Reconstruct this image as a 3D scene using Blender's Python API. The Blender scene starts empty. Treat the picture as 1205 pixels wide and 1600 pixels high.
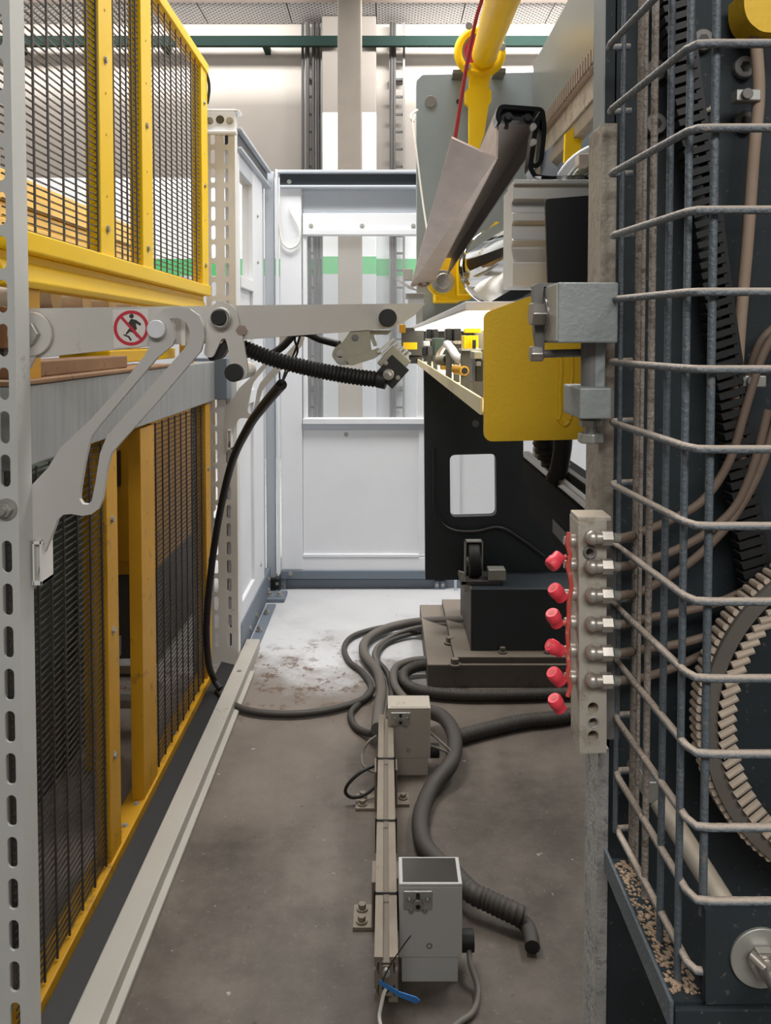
import bpy, math, random
from mathutils import Vector, Matrix
random.seed(7)
S = bpy.context.scene
COL = S.collection

# ---------------------------------------------------------------- camera
F = 1250.0; CX = 602.5; HY = 530.0; CZ = 1.35
PITCH = math.radians(2.2)
CP, SP = math.cos(PITCH), math.sin(PITCH)
CYP = HY + F*SP/CP
cam = bpy.data.cameras.new('camera')
cam.sensor_width = 36.0; cam.sensor_fit = 'AUTO'
cam.lens = 36.0*F/1600.0
cam.shift_x = 0.0
cam.shift_y = -(800.0-CYP)/1600.0
cam.clip_start = 0.05; cam.clip_end = 60
co = bpy.data.objects.new('camera', cam); COL.objects.link(co)
co.location = (0, 0, CZ); co.rotation_euler = (math.pi/2-PITCH, 0, 0)
S.camera = co

# ---------------------------------------------------------------- world, exposure, lights
S.view_settings.view_transform = 'Standard'
S.view_settings.look = 'None'
S.view_settings.exposure = 0.17
S.view_settings.gamma = 1.0
S.view_settings.use_curve_mapping = False
w = bpy.data.worlds.new('hall_air'); S.world = w; w.use_nodes = True
bg = w.node_tree.nodes['Background']
bg.inputs[0].default_value = (0.90, 0.95, 1.0, 1); bg.inputs[1].default_value = 0.3

def area(name, loc, size, power, color=(1, 0.98, 0.95), rot=(0, 0, 0)):
    l = bpy.data.lights.new(name, 'AREA'); l.shape = 'RECTANGLE'
    l.size, l.size_y = size; l.energy = power; l.color = color
    o = bpy.data.objects.new(name, l); COL.objects.link(o)
    o.location = loc; o.rotation_euler = rot
    return o
LIGHTS = [
    ('hall_lamp_front', (-0.3, 3.1, 4.6), (2.6, 0.9), 165, 0),
    ('hall_lamp_left', (-3.2, 4.2, 4.6), (0.8, 3.0), 110, 0),
    ('hall_lamp_right', (2.6, 4.0, 4.6), (0.8, 3.0), 110, 0),
    ('fill_lamp_near', (0.3, -1.3, 2.7), (2.2, 0.6), 42, 35),  # fill light added behind the viewer to brighten surfaces facing the camera
    ('hall_lamp_wall_left', (-2.6, 7.95, 4.74), (3.6, 0.14), 58, 55),
    ('hall_lamp_wall_right', (1.9, 7.95, 4.74), (3.6, 0.14), 140, 55),
    ('hall_lamp_behind_guard', (0.2, 6.3, 4.6), (4.0, 0.8), 70, 0),
]
for nm, loc, sz, pw, tilt in LIGHTS:
    area(nm, loc, sz, pw, rot=(math.radians(tilt), 0, 0))

# ---------------------------------------------------------------- pixel helpers (1205 x 1600)
def ray(px, py):
    a = (px-CX)/F; b = (CYP-py)/F
    return a, CP+b*SP, -SP+b*CP
def P(px, py, Y):
    a, dy, dz = ray(px, py); t = Y/dy
    return Vector((a*t, Y, CZ+dz*t))
def PZ(px, py, z):
    a, dy, dz = ray(px, py); t = (z-CZ)/dz
    return Vector((a*t, dy*t, z))
def PX(px, py, X):
    a, dy, dz = ray(px, py); t = X/a
    return Vector((X, dy*t, CZ+dz*t))

# ---------------------------------------------------------------- materials
def lin(c):
    return tuple(((v/255)/12.92 if v/255 <= 0.04045 else ((v/255+0.055)/1.055)**2.4) for v in c)+(1.0,)
MATS = {}
def mat(name, col, rough=0.5, metal=0.0, var=0.08, scale=6.0, dirt=None, dirt_amt=0.0, dirt_scale=9.0,
        dust=None, dust_amt=0.0, bump=0.0, bump_scale=60.0, stretch=None, coat=0.0, spec=0.5):
    """procedural paint/metal: base colour with soft variation, blotchy dirt, dust lying on upward faces"""
    m = bpy.data.materials.new(name); m.use_nodes = True
    nt = m.node_tree; N = nt.nodes; L = nt.links
    b = N['Principled BSDF']
    b.inputs['Roughness'].default_value = rough
    b.inputs['Metallic'].default_value = metal
    b.inputs['Specular IOR Level'].default_value = spec
    if coat: b.inputs['Coat Weight'].default_value = coat
    tc = N.new('ShaderNodeNewGeometry')
    src = tc.outputs['Position']
    if stretch:
        mp = N.new('ShaderNodeMapping'); mp.inputs['Scale'].default_value = stretch
        L.new(src, mp.inputs[0]); src = mp.outputs[0]
    n1 = N.new('ShaderNodeTexNoise'); n1.inputs['Scale'].default_value = scale; n1.inputs['Detail'].default_value = 6
    L.new(src, n1.inputs['Vector'])
    c = lin(col)
    mx = N.new('ShaderNodeMix'); mx.data_type = 'RGBA'
    mx.inputs[6].default_value = tuple(v*(1-var*2) for v in c[:3])+(1,)
    mx.inputs[7].default_value = tuple(min(1, v*(1+var*2)) for v in c[:3])+(1,)
    L.new(n1.outputs['Fac'], mx.inputs[0]); out = mx.outputs[2]
    if dirt:
        n2 = N.new('ShaderNodeTexNoise'); n2.inputs['Scale'].default_value = dirt_scale; n2.inputs['Detail'].default_value = 9
        n2.inputs['Roughness'].default_value = 0.7
        L.new(src, n2.inputs['Vector'])
        mr = N.new('ShaderNodeMapRange'); mr.inputs[1].default_value = 0.72-dirt_amt*0.5; mr.inputs[2].default_value = 0.80-dirt_amt*0.3
        L.new(n2.outputs['Fac'], mr.inputs[0])
        m2 = N.new('ShaderNodeMix'); m2.data_type = 'RGBA'; m2.inputs[7].default_value = lin(dirt)
        L.new(mr.outputs[0], m2.inputs[0]); L.new(out, m2.inputs[6]); out = m2.outputs[2]
    if dust:
        sx = N.new('ShaderNodeSeparateXYZ'); L.new(tc.outputs['Normal'], sx.inputs[0])
        mr2 = N.new('ShaderNodeMapRange'); mr2.inputs[1].default_value = 0.05; mr2.inputs[2].default_value = 0.75
        mr2.inputs[4].default_value = dust_amt
        L.new(sx.outputs[2], mr2.inputs[0])
        m3 = N.new('ShaderNodeMix'); m3.data_type = 'RGBA'; m3.inputs[7].default_value = lin(dust)
        L.new(mr2.outputs[0], m3.inputs[0]); L.new(out, m3.inputs[6]); out = m3.outputs[2]
    L.new(out, b.inputs['Base Color'])
    if bump:
        n3 = N.new('ShaderNodeTexNoise'); n3.inputs['Scale'].default_value = bump_scale; n3.inputs['Detail'].default_value = 4
        L.new(src, n3.inputs['Vector'])
        bp = N.new('ShaderNodeBump'); bp.inputs['Strength'].default_value = bump; bp.inputs['Distance'].default_value = 0.004
        L.new(n3.outputs['Fac'], bp.inputs['Height']); L.new(bp.outputs[0], b.inputs['Normal'])
    MATS[name] = m
    return m
TAN = (196, 176, 158)
M = dict(
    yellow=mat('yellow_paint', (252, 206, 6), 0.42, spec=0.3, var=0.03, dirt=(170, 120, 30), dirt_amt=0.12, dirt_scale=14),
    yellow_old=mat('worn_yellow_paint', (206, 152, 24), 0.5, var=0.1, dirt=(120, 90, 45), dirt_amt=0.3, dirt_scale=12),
    yellow_plate=mat('ochre_yellow_paint', (240, 194, 36), 0.5, var=0.05, dirt=(150, 110, 20), dirt_amt=0.06, bump=0.15, bump_scale=180),
    yellow_tray=mat('dusty_yellow_paint', (226, 214, 172), 0.5, var=0.1),
    white=mat('white_paint', (232, 234, 238), 0.45, var=0.02, dirt=(150, 150, 150), dirt_amt=0.04, dirt_scale=20),
    white_dirty=mat('dusty_white_paint', (228, 227, 224), 0.55, var=0.05, dirt=(176, 150, 124), dirt_amt=0.14, dirt_scale=13, dust=(210, 196, 180), dust_amt=0.5),
    arm=mat('scuffed_white_paint', (205, 202, 196), 0.55, var=0.05, dirt=(160, 136, 112), dirt_amt=0.16, dirt_scale=11, dust=(190, 172, 152), dust_amt=0.6),
    post=mat('light_grey_paint', (206, 207, 204), 0.55, var=0.05, dirt=(140, 126, 108), dirt_amt=0.16, dirt_scale=10),
    rail=mat('scuffed_rail_paint', (184, 179, 170), 0.55, var=0.06, dirt=(120, 106, 92), dirt_amt=0.22, dirt_scale=12),
    hook=mat('satin_grey_paint', (198, 196, 192), 0.5, var=0.03),
    cool=mat('cool_grey_paint', (196, 202, 210), 0.5, var=0.03),
    cool_mid=mat('mid_grey_paint', (112, 122, 134), 0.5, var=0.04, dirt=(150, 150, 150), dirt_amt=0.06),
    channel=mat('dark_channel_paint', (46, 54, 60), 0.5, var=0.05),
    frame=mat('grey_machine_paint', (140, 151, 157), 0.45, var=0.04, dirt=(150, 156, 158), dirt_amt=0.05, dirt_scale=16),
    ramp=mat('greased_grey_paint', (118, 121, 118), 0.30, 0.25, var=0.10, scale=3, dirt=(150, 140, 104), dirt_amt=0.16, dirt_scale=3),
    dark=mat('anthracite_paint', (46, 53, 58), 0.5, var=0.10, dirt=(70, 72, 72), dirt_amt=0.06, dirt_scale=60),
    dark_dust=mat('anthracite_dusty_paint', (44, 51, 55), 0.65, spec=0.3, var=0.12, dirt=(126, 122, 116), dirt_amt=0.24, dirt_scale=150),
    black=mat('black_paint', (20, 21, 22), 0.42, var=0.1),
    matt=mat('matt_black_paint', (15, 16, 17), 0.8, var=0.1, spec=0.15),
    gloss=mat('black_gloss_paint', (17, 15, 15), 0.16, var=0.1, coat=0.4),
    rubber=mat('black_rubber', (27, 27, 28), 0.55, var=0.15),
    hose=mat('dusty_hose', (74, 72, 69), 0.6, var=0.14, dust=(128, 120, 110), dust_amt=0.5),
    hose_dark=mat('dark_dusty_hose', (48, 46, 44), 0.6, var=0.14, dust=(92, 86, 80), dust_amt=0.5),
    wire=mat('dusty_wire', (116, 124, 130), 0.5, var=0.12, dirt=TAN, dirt_amt=0.22, dirt_scale=40, dust=(206, 190, 174), dust_amt=0.95, bump=0.5, bump_scale=300),
    wire_v=mat('grey_wire', (90, 99, 106), 0.5, var=0.12, dirt=(140, 128, 116), dirt_amt=0.25, dirt_scale=60, bump=0.4, bump_scale=300),
    wire_r=mat('rusty_wire', (152, 143, 134), 0.7, var=0.2, dirt=(92, 74, 62), dirt_amt=0.4, dirt_scale=120, bump=0.7, bump_scale=300),
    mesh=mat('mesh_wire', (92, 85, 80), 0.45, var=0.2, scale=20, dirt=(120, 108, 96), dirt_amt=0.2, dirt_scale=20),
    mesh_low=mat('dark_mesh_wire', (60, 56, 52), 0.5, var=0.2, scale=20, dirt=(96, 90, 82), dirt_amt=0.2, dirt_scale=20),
    steel=mat('bare_steel', (176, 172, 166), 0.35, 0.85, var=0.1, scale=30),
    steel_dull=mat('dull_zinc', (176, 176, 170), 0.45, 0.55, var=0.12, scale=20, dirt=(150, 132, 110), dirt_amt=0.15, dirt_scale=30),
    block=mat('grey_cast_block', (150, 156, 156), 0.5, 0.2, var=0.1, scale=20, dirt=(180, 168, 150), dirt_amt=0.15, dirt_scale=30, bump=0.2, bump_scale=200),
    edge=mat('raw_edge_steel', (164, 156, 144), 0.55, 0.35, var=0.22, scale=14, dirt=(112, 88, 68), dirt_amt=0.38, dirt_scale=26, bump=0.3, bump_scale=150),
    edge_grey=mat('grey_edge', (140, 146, 148), 0.5, 0.1, var=0.15, scale=18, dirt=(170, 160, 148), dirt_amt=0.2, dirt_scale=30),
    speckle=mat('speckled_edge', (168, 168, 165), 0.7, 0, var=0.2, scale=40, dirt=(112, 114, 114), dirt_amt=0.40, dirt_scale=110, bump=0.4, bump_scale=300),
    chrome=mat('chrome', (232, 230, 226), 0.06, 1.0, var=0.03),
    galv=mat('galvanised_steel', (160, 162, 162), 0.5, 0.3, var=0.16, scale=5, stretch=(3, 9, 0.7), dirt=(192, 192, 190), dirt_amt=0.25, dirt_scale=7),
    alu=mat('aluminium', (206, 204, 200), 0.4, 0.45, var=0.06, scale=20),
    alu_dirty=mat('dusty_aluminium', (140, 130, 116), 0.5, 0.3, var=0.12, scale=20, dirt=(104, 88, 70), dirt_amt=0.2, dirt_scale=24),
    manifold=mat('dusty_alu_block', (182, 176, 164), 0.6, 0.15, var=0.1, scale=20, dirt=(122, 102, 82), dirt_amt=0.38, dirt_scale=26, dust=(198, 184, 164), dust_amt=0.8),
    fitting=mat('fitting_metal', (190, 186, 178), 0.36, 0.6, var=0.15, scale=60, dust=(150, 120, 96), dust_amt=0.25),
    brown=mat('brushed_brown_steel', (188, 170, 158), 0.30, 0.85, var=0.16, scale=5, stretch=(2, 2, 14), dirt=(112, 78, 60), dirt_amt=0.18, dirt_scale=5),
    brown_in=mat('tan_sheet_steel', (150, 138, 128), 0.4, 0.6, var=0.1),
    red=mat('red_plastic', (232, 66, 82), 0.45, var=0.08, dirt=(220, 130, 110), dirt_amt=0.12, dirt_scale=90),
    red_dusty=mat('dusty_red_plastic', (196, 84, 74), 0.55, var=0.15, scale=60, dirt=(214, 180, 160), dirt_amt=0.3, dirt_scale=120),
    pink=mat('magenta_bearing', (178, 34, 82), 0.5, var=0.1),
    red_cord=mat('red_cord', (206, 64, 58), 0.7, var=0.1),
    cord=mat('white_cord', (230, 228, 220), 0.7, var=0.05),
    tan_cable=mat('dusty_cable', (160, 140, 122), 0.7, var=0.12, scale=30),
    hose_brown=mat('brown_hose', (112, 96, 84), 0.65, var=0.12, scale=30, dust=(150, 132, 116), dust_amt=0.5),
    belt=mat('black_belt', (28, 29, 30), 0.55, var=0.25, scale=40, dust=(74, 72, 70), dust_amt=0.6),
    gear=mat('dusty_gear', (112, 106, 100), 0.6, 0.1, var=0.12, scale=20, dirt=(84, 80, 78), dirt_amt=0.25, dirt_scale=30),
    gear_tooth=mat('dusty_tooth', (200, 184, 166), 0.7, var=0.14, scale=60),
    dust=mat('dust_crumbs', (190, 164, 138), 0.9, var=0.2, scale=60, bump=0.8, bump_scale=300),
    dirt_board=mat('brown_board', (146, 112, 82), 0.8, var=0.15, dirt=(100, 76, 56), dirt_amt=0.3, dirt_scale=30),
    wood=mat('pale_wood', (228, 190, 108), 0.6, var=0.10, scale=8, stretch=(6, 1, 6), dirt=(180, 130, 60), dirt_amt=0.16, dirt_scale=6),
    wood_dark=mat('brown_wood', (166, 122, 74), 0.65, var=0.12, scale=8, stretch=(6, 1, 6)),
    cream=mat('cream_roller', (206, 190, 172), 0.5, var=0.08, dirt=(140, 118, 96), dirt_amt=0.15),
    green=mat('green_rail_paint', (30, 46, 42), 0.85, var=0.06, spec=0.15),
    machine_green=mat('dull_green_paint', (56, 72, 64), 0.6, var=0.12),
    concrete_col=mat('concrete_column', (142, 134, 124), 0.85, var=0.06, dirt=(140, 122, 104), dirt_amt=0.16, dirt_scale=5, bump=0.2, bump_scale=30),
    conduit=mat('grey_conduit', (120, 118, 116), 0.5, 0.2, var=0.1),
    conduit_dark=mat('dark_conduit', (72, 70, 69), 0.55, var=0.1),
    red_sign=mat('sign_red', (206, 48, 66), 0.5, var=0.05),
    white_sign=mat('sign_white', (230, 226, 220), 0.5, var=0.04),
    black_sign=mat('sign_black', (58, 52, 48), 0.6, var=0.05),
    blue=mat('blue_plastic', (52, 124, 196), 0.45, var=0.06),
    boxgrey=mat('grey_box_paint', (198, 198, 196), 0.55, var=0.04, dirt=(150, 140, 126), dirt_amt=0.12, dirt_scale=14),
    boxdusty=mat('dusty_box_paint', (186, 178, 166), 0.6, var=0.06, dirt=(130, 110, 92), dirt_amt=0.22, dirt_scale=12),
    tint=mat('smoked_lid', (72, 70, 68), 0.15, var=0.1),
    cast=mat('olive_grey_cast', (156, 154, 138), 0.45, 0.3, var=0.1, scale=20),
    plinth=mat('pedestal_paint', (92, 86, 80), 0.65, var=0.12, dirt=(70, 60, 50), dirt_amt=0.3, dirt_scale=12, dust=(150, 138, 124), dust_amt=0.7),
    grey_cable=mat('grey_cable', (120, 116, 108), 0.6, var=0.08),
)
def glass_mat():
    m = bpy.data.materials.new('clear_panel'); m.use_nodes = True
    nt = m.node_tree; N = nt.nodes; L = nt.links
    out = N['Material Output']; b = N['Principled BSDF']
    b.inputs['Base Color'].default_value = (0.95, 0.97, 1, 1); b.inputs['Roughness'].default_value = 0.25
    tr = N.new('ShaderNodeBsdfTransparent'); tr.inputs[0].default_value = (0.97, 0.98, 0.98, 1)
    ms = N.new('ShaderNodeMixShader'); ms.inputs[0].default_value = 0.10
    L.new(tr.outputs[0], ms.inputs[1]); L.new(b.outputs[0], ms.inputs[2]); L.new(ms.outputs[0], out.inputs[0])
    return m
M['glass'] = glass_mat()
def lamp_mat(name, strength):
    m = bpy.data.materials.new(name); m.use_nodes = True
    b = m.node_tree.nodes['Principled BSDF']
    b.inputs['Base Color'].default_value = (0.9, 0.9, 0.9, 1)
    b.inputs['Emission Color'].default_value = (1, 0.99, 0.95, 1)
    b.inputs['Emission Strength'].default_value = strength
    return m
M['lamp'] = lamp_mat('lamp_diffuser', 2.4)

def floor_mat():
    m = bpy.data.materials.new('screed_floor'); m.use_nodes = True
    nt = m.node_tree; N = nt.nodes; L = nt.links; b = N['Principled BSDF']
    geo = N.new('ShaderNodeNewGeometry'); sx = N.new('ShaderNodeSeparateXYZ'); L.new(geo.outputs['Position'], sx.inputs[0])
    def noise(sc, det=8, ro=0.6):
        n = N.new('ShaderNodeTexNoise'); n.inputs['Scale'].default_value = sc; n.inputs['Detail'].default_value = det
        n.inputs['Roughness'].default_value = ro; L.new(geo.outputs['Position'], n.inputs['Vector']); return n.outputs['Fac']
    def rng(x, a, bb, c=0, d=1):
        r = N.new('ShaderNodeMapRange'); r.inputs[1].default_value = a; r.inputs[2].default_value = bb
        r.inputs[3].default_value = c; r.inputs[4].default_value = d; L.new(x, r.inputs[0]); return r.outputs[0]
    def math_(op, x, y):
        n = N.new('ShaderNodeMath'); n.operation = op
        for i, v in enumerate((x, y)):
            if isinstance(v, (int, float)): n.inputs[i].default_value = v
            else: L.new(v, n.inputs[i])
        return n.outputs[0]
    def mix(f, a, bb):
        n = N.new('ShaderNodeMix'); n.data_type = 'RGBA'; L.new(f, n.inputs[0])
        for i, v in ((6, a), (7, bb)):
            if isinstance(v, tuple): n.inputs[i].default_value = v
            else: L.new(v, n.inputs[i])
        return n.outputs[2]
    base = mix(rng(noise(3.5, 12, 0.72), 0.36, 0.64), lin((74, 66, 59)), lin((110, 101, 92)))
    clean_lit = mix(noise(4.0), lin((196, 196, 198)), lin((212, 212, 214)))
    # clean paint with painted light beyond, dust with painted shade nearer, ragged edge
    edge = math_('ADD', sx.outputs[1], math_('MULTIPLY', math_('SUBTRACT', noise(2.2, 10, 0.65), 0.5), 1.1))
    f = rng(edge, 2.95, 3.35)
    col = mix(f, base, clean_lit)
    mid = rng(math_('ADD', sx.outputs[1], math_('ADD', math_('MULTIPLY', math_('SUBTRACT', noise(1.7, 10, 0.7), 0.5), 2.2), math_('MULTIPLY', sx.outputs[0], -0.5))), 2.1, 3.2)  # aisle shading painted in: paler to the rear left, darker to the front right
    col = mix(math_('MULTIPLY', mid, math_('SUBTRACT', 1.0, f)), col, lin((136, 125, 115)))
    spots = rng(noise(14, 12, 0.75), 0.53, 0.58)
    band = math_('MULTIPLY', rng(edge, 2.6, 3.0), rng(edge, 3.6, 3.2))
    lft = rng(sx.outputs[0], 0.15, -0.15)
    col = mix(math_('MULTIPLY', math_('MULTIPLY', spots, band), lft), col, lin((104, 82, 66)))
    chips = rng(noise(26, 6, 0.6), 0.69, 0.71)
    col = mix(math_('MULTIPLY', chips, 0.6), col, lin((196, 190, 182)))
    crumbs = rng(noise(44, 4, 0.55), 0.70, 0.72)
    col = mix(math_('MULTIPLY', crumbs, 0.8), col, lin((60, 50, 44)))
    scuff = rng(noise(70, 6, 0.7), 0.60, 0.68, 0, 0.45)
    col = mix(math_('MULTIPLY', scuff, math_('SUBTRACT', 1.0, f)), col, lin((140, 130, 120)))
    stain = rng(noise(1.3, 6, 0.6), 0.5, 0.7, 0, 0.35)
    col = mix(stain, col, lin((68, 62, 56)))
    L.new(col, b.inputs['Base Color'])
    L.new(rng(noise(5), 0.3, 0.7, 0.38, 0.6), b.inputs['Roughness'])
    bp = N.new('ShaderNodeBump'); bp.inputs['Strength'].default_value = 0.15; bp.inputs['Distance'].default_value = 0.003
    L.new(noise(40), bp.inputs['Height']); L.new(bp.outputs[0], b.inputs['Normal'])
    return m
def wall_mat(name, top, joint):
    """painted dado: grey below, green band, white above it, concrete higher up with a shadow edge painted in"""
    m = bpy.data.materials.new(name); m.use_nodes = True
    nt = m.node_tree; N = nt.nodes; L = nt.links; b = N['Principled BSDF']; b.inputs['Roughness'].default_value = 0.85
    geo = N.new('ShaderNodeNewGeometry'); sx = N.new('ShaderNodeSeparateXYZ'); L.new(geo.outputs['Position'], sx.inputs[0])
    n = N.new('ShaderNodeTexNoise'); n.inputs['Scale'].default_value = 1.6; n.inputs['Detail'].default_value = 8
    L.new(geo.outputs['Position'], n.inputs['Vector'])
    def step(out, at):
        q = N.new('ShaderNodeMath'); q.operation = 'GREATER_THAN'; q.inputs[1].default_value = at; L.new(out, q.inputs[0]); return q.outputs[0]
    def mix(f, a, bb):
        q = N.new('ShaderNodeMix'); q.data_type = 'RGBA'; L.new(f, q.inputs[0])
        for i, v in ((6, a), (7, bb)):
            if isinstance(v, tuple): q.inputs[i].default_value = v
            else: L.new(v, q.inputs[i])
        return q.outputs[2]
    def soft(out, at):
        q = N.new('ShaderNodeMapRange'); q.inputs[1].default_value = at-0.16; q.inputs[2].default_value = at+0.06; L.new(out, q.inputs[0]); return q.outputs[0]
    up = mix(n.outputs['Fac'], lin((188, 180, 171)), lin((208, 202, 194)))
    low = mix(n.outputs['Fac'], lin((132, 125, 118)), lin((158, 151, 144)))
    conc = mix(soft(sx.outputs[2], joint), low, up)      # wall shadow put into the colour: darker below joint, lighter above
    c = mix(step(sx.outputs[2], 2.06), lin((190, 192, 196)), lin((86, 180, 112)))
    c = mix(step(sx.outputs[2], 2.25), c, lin((236, 238, 240)))
    c = mix(step(sx.outputs[2], top), c, conc)
    L.new(c, b.inputs['Base Color'])
    return m
def perforated_mat():
    m = bpy.data.materials.new('perforated_sheet'); m.use_nodes = True
    nt = m.node_tree; N = nt.nodes; L = nt.links; b = N['Principled BSDF']; b.inputs['Roughness'].default_value = 0.6
    geo = N.new('ShaderNodeNewGeometry')
    v = N.new('ShaderNodeTexVoronoi'); v.inputs['Scale'].default_value = 22; v.inputs['Randomness'].default_value = 0.05
    v.voronoi_dimensions = '2D'
    mp = N.new('ShaderNodeMapping'); mp.inputs['Rotation'].default_value = (0, 0, 0.785); L.new(geo.outputs['Position'], mp.inputs[0])
    L.new(mp.outputs[0], v.inputs['Vector'])
    q = N.new('ShaderNodeMath'); q.operation = 'LESS_THAN'; q.inputs[1].default_value = 0.30; L.new(v.outputs['Distance'], q.inputs[0])
    x = N.new('ShaderNodeMix'); x.data_type = 'RGBA'; x.inputs[6].default_value = lin((196, 192, 190)); x.inputs[7].default_value = lin((70, 68, 68))
    L.new(q.outputs[0], x.inputs[0]); L.new(x.outputs[2], b.inputs['Base Color'])
    return m
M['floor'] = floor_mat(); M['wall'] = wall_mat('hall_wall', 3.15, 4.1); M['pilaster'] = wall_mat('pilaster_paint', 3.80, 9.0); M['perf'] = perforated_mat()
M['ceil'] = mat('ceiling_paint', (150, 148, 146), 0.8, var=0.05)
M['hallgrey'] = mat('hall_side_wall', (150, 148, 146), 0.85, var=0.08)
M['ledge'] = mat('brown_ledge', (150, 136, 126), 0.7, var=0.08)

# ---------------------------------------------------------------- mesh builder
class MB:
    def __init__(s): s.v = []; s.f = []; s.smooth = False
    def add(s, vs, fs):
        n = len(s.v); s.v += [tuple(x) for x in vs]; s.f += [tuple(i+n for i in f) for f in fs]; return s
    def box(s, x0, x1, y0, y1, z0, z1):
        x0, x1 = sorted((x0, x1)); y0, y1 = sorted((y0, y1)); z0, z1 = sorted((z0, z1))
        return s.add([(x0, y0, z0), (x1, y0, z0), (x1, y1, z0), (x0, y1, z0), (x0, y0, z1), (x1, y0, z1), (x1, y1, z1), (x0, y1, z1)],
                     [(3, 2, 1, 0), (4, 5, 6, 7), (0, 1, 5, 4), (1, 2, 6, 5), (2, 3, 7, 6), (3, 0, 4, 7)])
    def obox(s, c, ax, ay, az):
        c = Vector(c); ax = Vector(ax); ay = Vector(ay); az = Vector(az)
        vs = [c+a*ax+b*ay+d*az for d in (-1, 1) for a, b in ((-1, -1), (1, -1), (1, 1), (-1, 1))]
        fs = [(3, 2, 1, 0), (4, 5, 6, 7), (0, 1, 5, 4), (1, 2, 6, 5), (2, 3, 7, 6), (3, 0, 4, 7)]
        if ax.cross(ay).dot(az) < 0: fs = [f[::-1] for f in fs]
        return s.add(vs, fs)
    def prism(s, pts, off):
        """polygon pts (3-D, any winding) swept by off"""
        pts = [Vector(p) for p in pts]; off = Vector(off); n = len(pts)
        nrm = Vector((0, 0, 0))
        for i in range(n): nrm += pts[i].cross(pts[(i+1) % n])
        if nrm.dot(off) > 0: pts = pts[::-1]
        vs = pts+[p+off for p in pts]
        fs = [tuple(range(n)), tuple(range(2*n-1, n-1, -1))]
        fs += [(i, n+i, n+(i+1) % n, (i+1) % n) for i in range(n)]
        return s.add(vs, fs)
    def sweep(s, pts, radii, n=10, cap=True):
        pts = [Vector(p) for p in pts]; m = len(pts)
        if not hasattr(radii, '__len__'): radii = [radii]*m
        t0 = (pts[1]-pts[0]).normalized()
        a = t0.cross(Vector((0, 0, 1)))
        if a.length < 1e-3: a = t0.cross(Vector((1, 0, 0)))
        a.normalize(); vs = []; fs = []
        for i in range(m):
            t = (pts[min(i+1, m-1)]-pts[max(i-1, 0)])
            if t.length < 1e-9: t = t0
            t.normalize(); a = (a-t*a.dot(t)); a.normalize(); b = t.cross(a); t0 = t
            vs += [pts[i]+(a*math.cos(2*math.pi*k/n)+b*math.sin(2*math.pi*k/n))*radii[i] for k in range(n)]
        for i in range(m-1):
            fs += [(i*n+k, i*n+(k+1) % n, (i+1)*n+(k+1) % n, (i+1)*n+k) for k in range(n)]
        if cap: fs += [tuple(range(n-1, -1, -1)), tuple((m-1)*n+k for k in range(n))]
        s.smooth = True
        return s.add(vs, fs)
    def cyl(s, p0, p1, r, r1=None, n=20): return s.sweep([p0, p1], [r, r if r1 is None else r1], n)
    def hexa(s, p0, p1, r): 
        sm = s.smooth; s.sweep([p0, p1], r, 6); s.smooth = sm; return s
    def tube(s, pts, r, n=10, sub=6): return s.sweep(spline(pts, sub), r, n)
    def corr(s, pts, r, step=0.009, amp=0.12, n=12):
        q = resample(spline(pts, 12), step/2)
        return s.sweep(q, [r*(1+amp*(0.5 if i % 2 else -0.5)*2) for i in range(len(q))], n)
    def sphere(s, c, r, n=16, m=10):
        c = Vector(c); vs = [c+Vector((0, 0, r))]; fs = []
        for i in range(1, m):
            th = math.pi*i/m
            vs += [c+Vector((math.sin(th)*math.cos(2*math.pi*k/n), math.sin(th)*math.sin(2*math.pi*k/n), math.cos(th)))*r for k in range(n)]
        vs.append(c-Vector((0, 0, r)))
        for k in range(n): fs.append((0, 1+k, 1+(k+1) % n))
        for i in range(m-2):
            for k in range(n):
                a = 1+i*n+k; b = 1+i*n+(k+1) % n
                fs.append((a, a+n, b+n, b))
        z = 1+(m-2)*n
        for k in range(n): fs.append((z+k, z+n, z+(k+1) % n))
        s.smooth = True
        return s.add(vs, fs)
    def torus(s, c, nrm, R, r, n=32, m=10, a0=0.0, a1=2*math.pi, up=None):
        nrm = Vector(nrm).normalized(); u = Vector(up) if up else (nrm.cross(Vector((0, 0, 1))) if abs(nrm.z) < 0.9 else Vector((1, 0, 0)))
        u = (u-nrm*u.dot(nrm)).normalized(); v = nrm.cross(u); c = Vector(c)
        pts = [c+(u*math.cos(a0+(a1-a0)*i/n)+v*math.sin(a0+(a1-a0)*i/n))*R for i in range(n+1)]
        return s.sweep(pts, r, m, cap=(a1-a0) < 6.2)
def spline(pts, sub=6):
    pts = [Vector(p) for p in pts]
    if len(pts) < 3: return pts
    q = [pts[0]*2-pts[1]]+pts+[pts[-1]*2-pts[-2]]; out = []
    for i in range(1, len(q)-2):
        p0, p1, p2, p3 = q[i-1:i+3]
        for k in range(sub):
            t = k/sub
            out.append(0.5*((2*p1)+(p2-p0)*t+(2*p0-5*p1+4*p2-p3)*t*t+(3*p1-p0-3*p2+p3)*t**3))
    out.append(pts[-1]); return out
def resample(pts, step):
    out = [pts[0].copy()]; acc = 0.0
    for a, b in zip(pts, pts[1:]):
        d = (b-a).length
        if d < 1e-9: continue
        t = step-acc
        while t <= d:
            out.append(a+(b-a)*(t/d)); t += step
        acc = d-(t-step)
    return out
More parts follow.
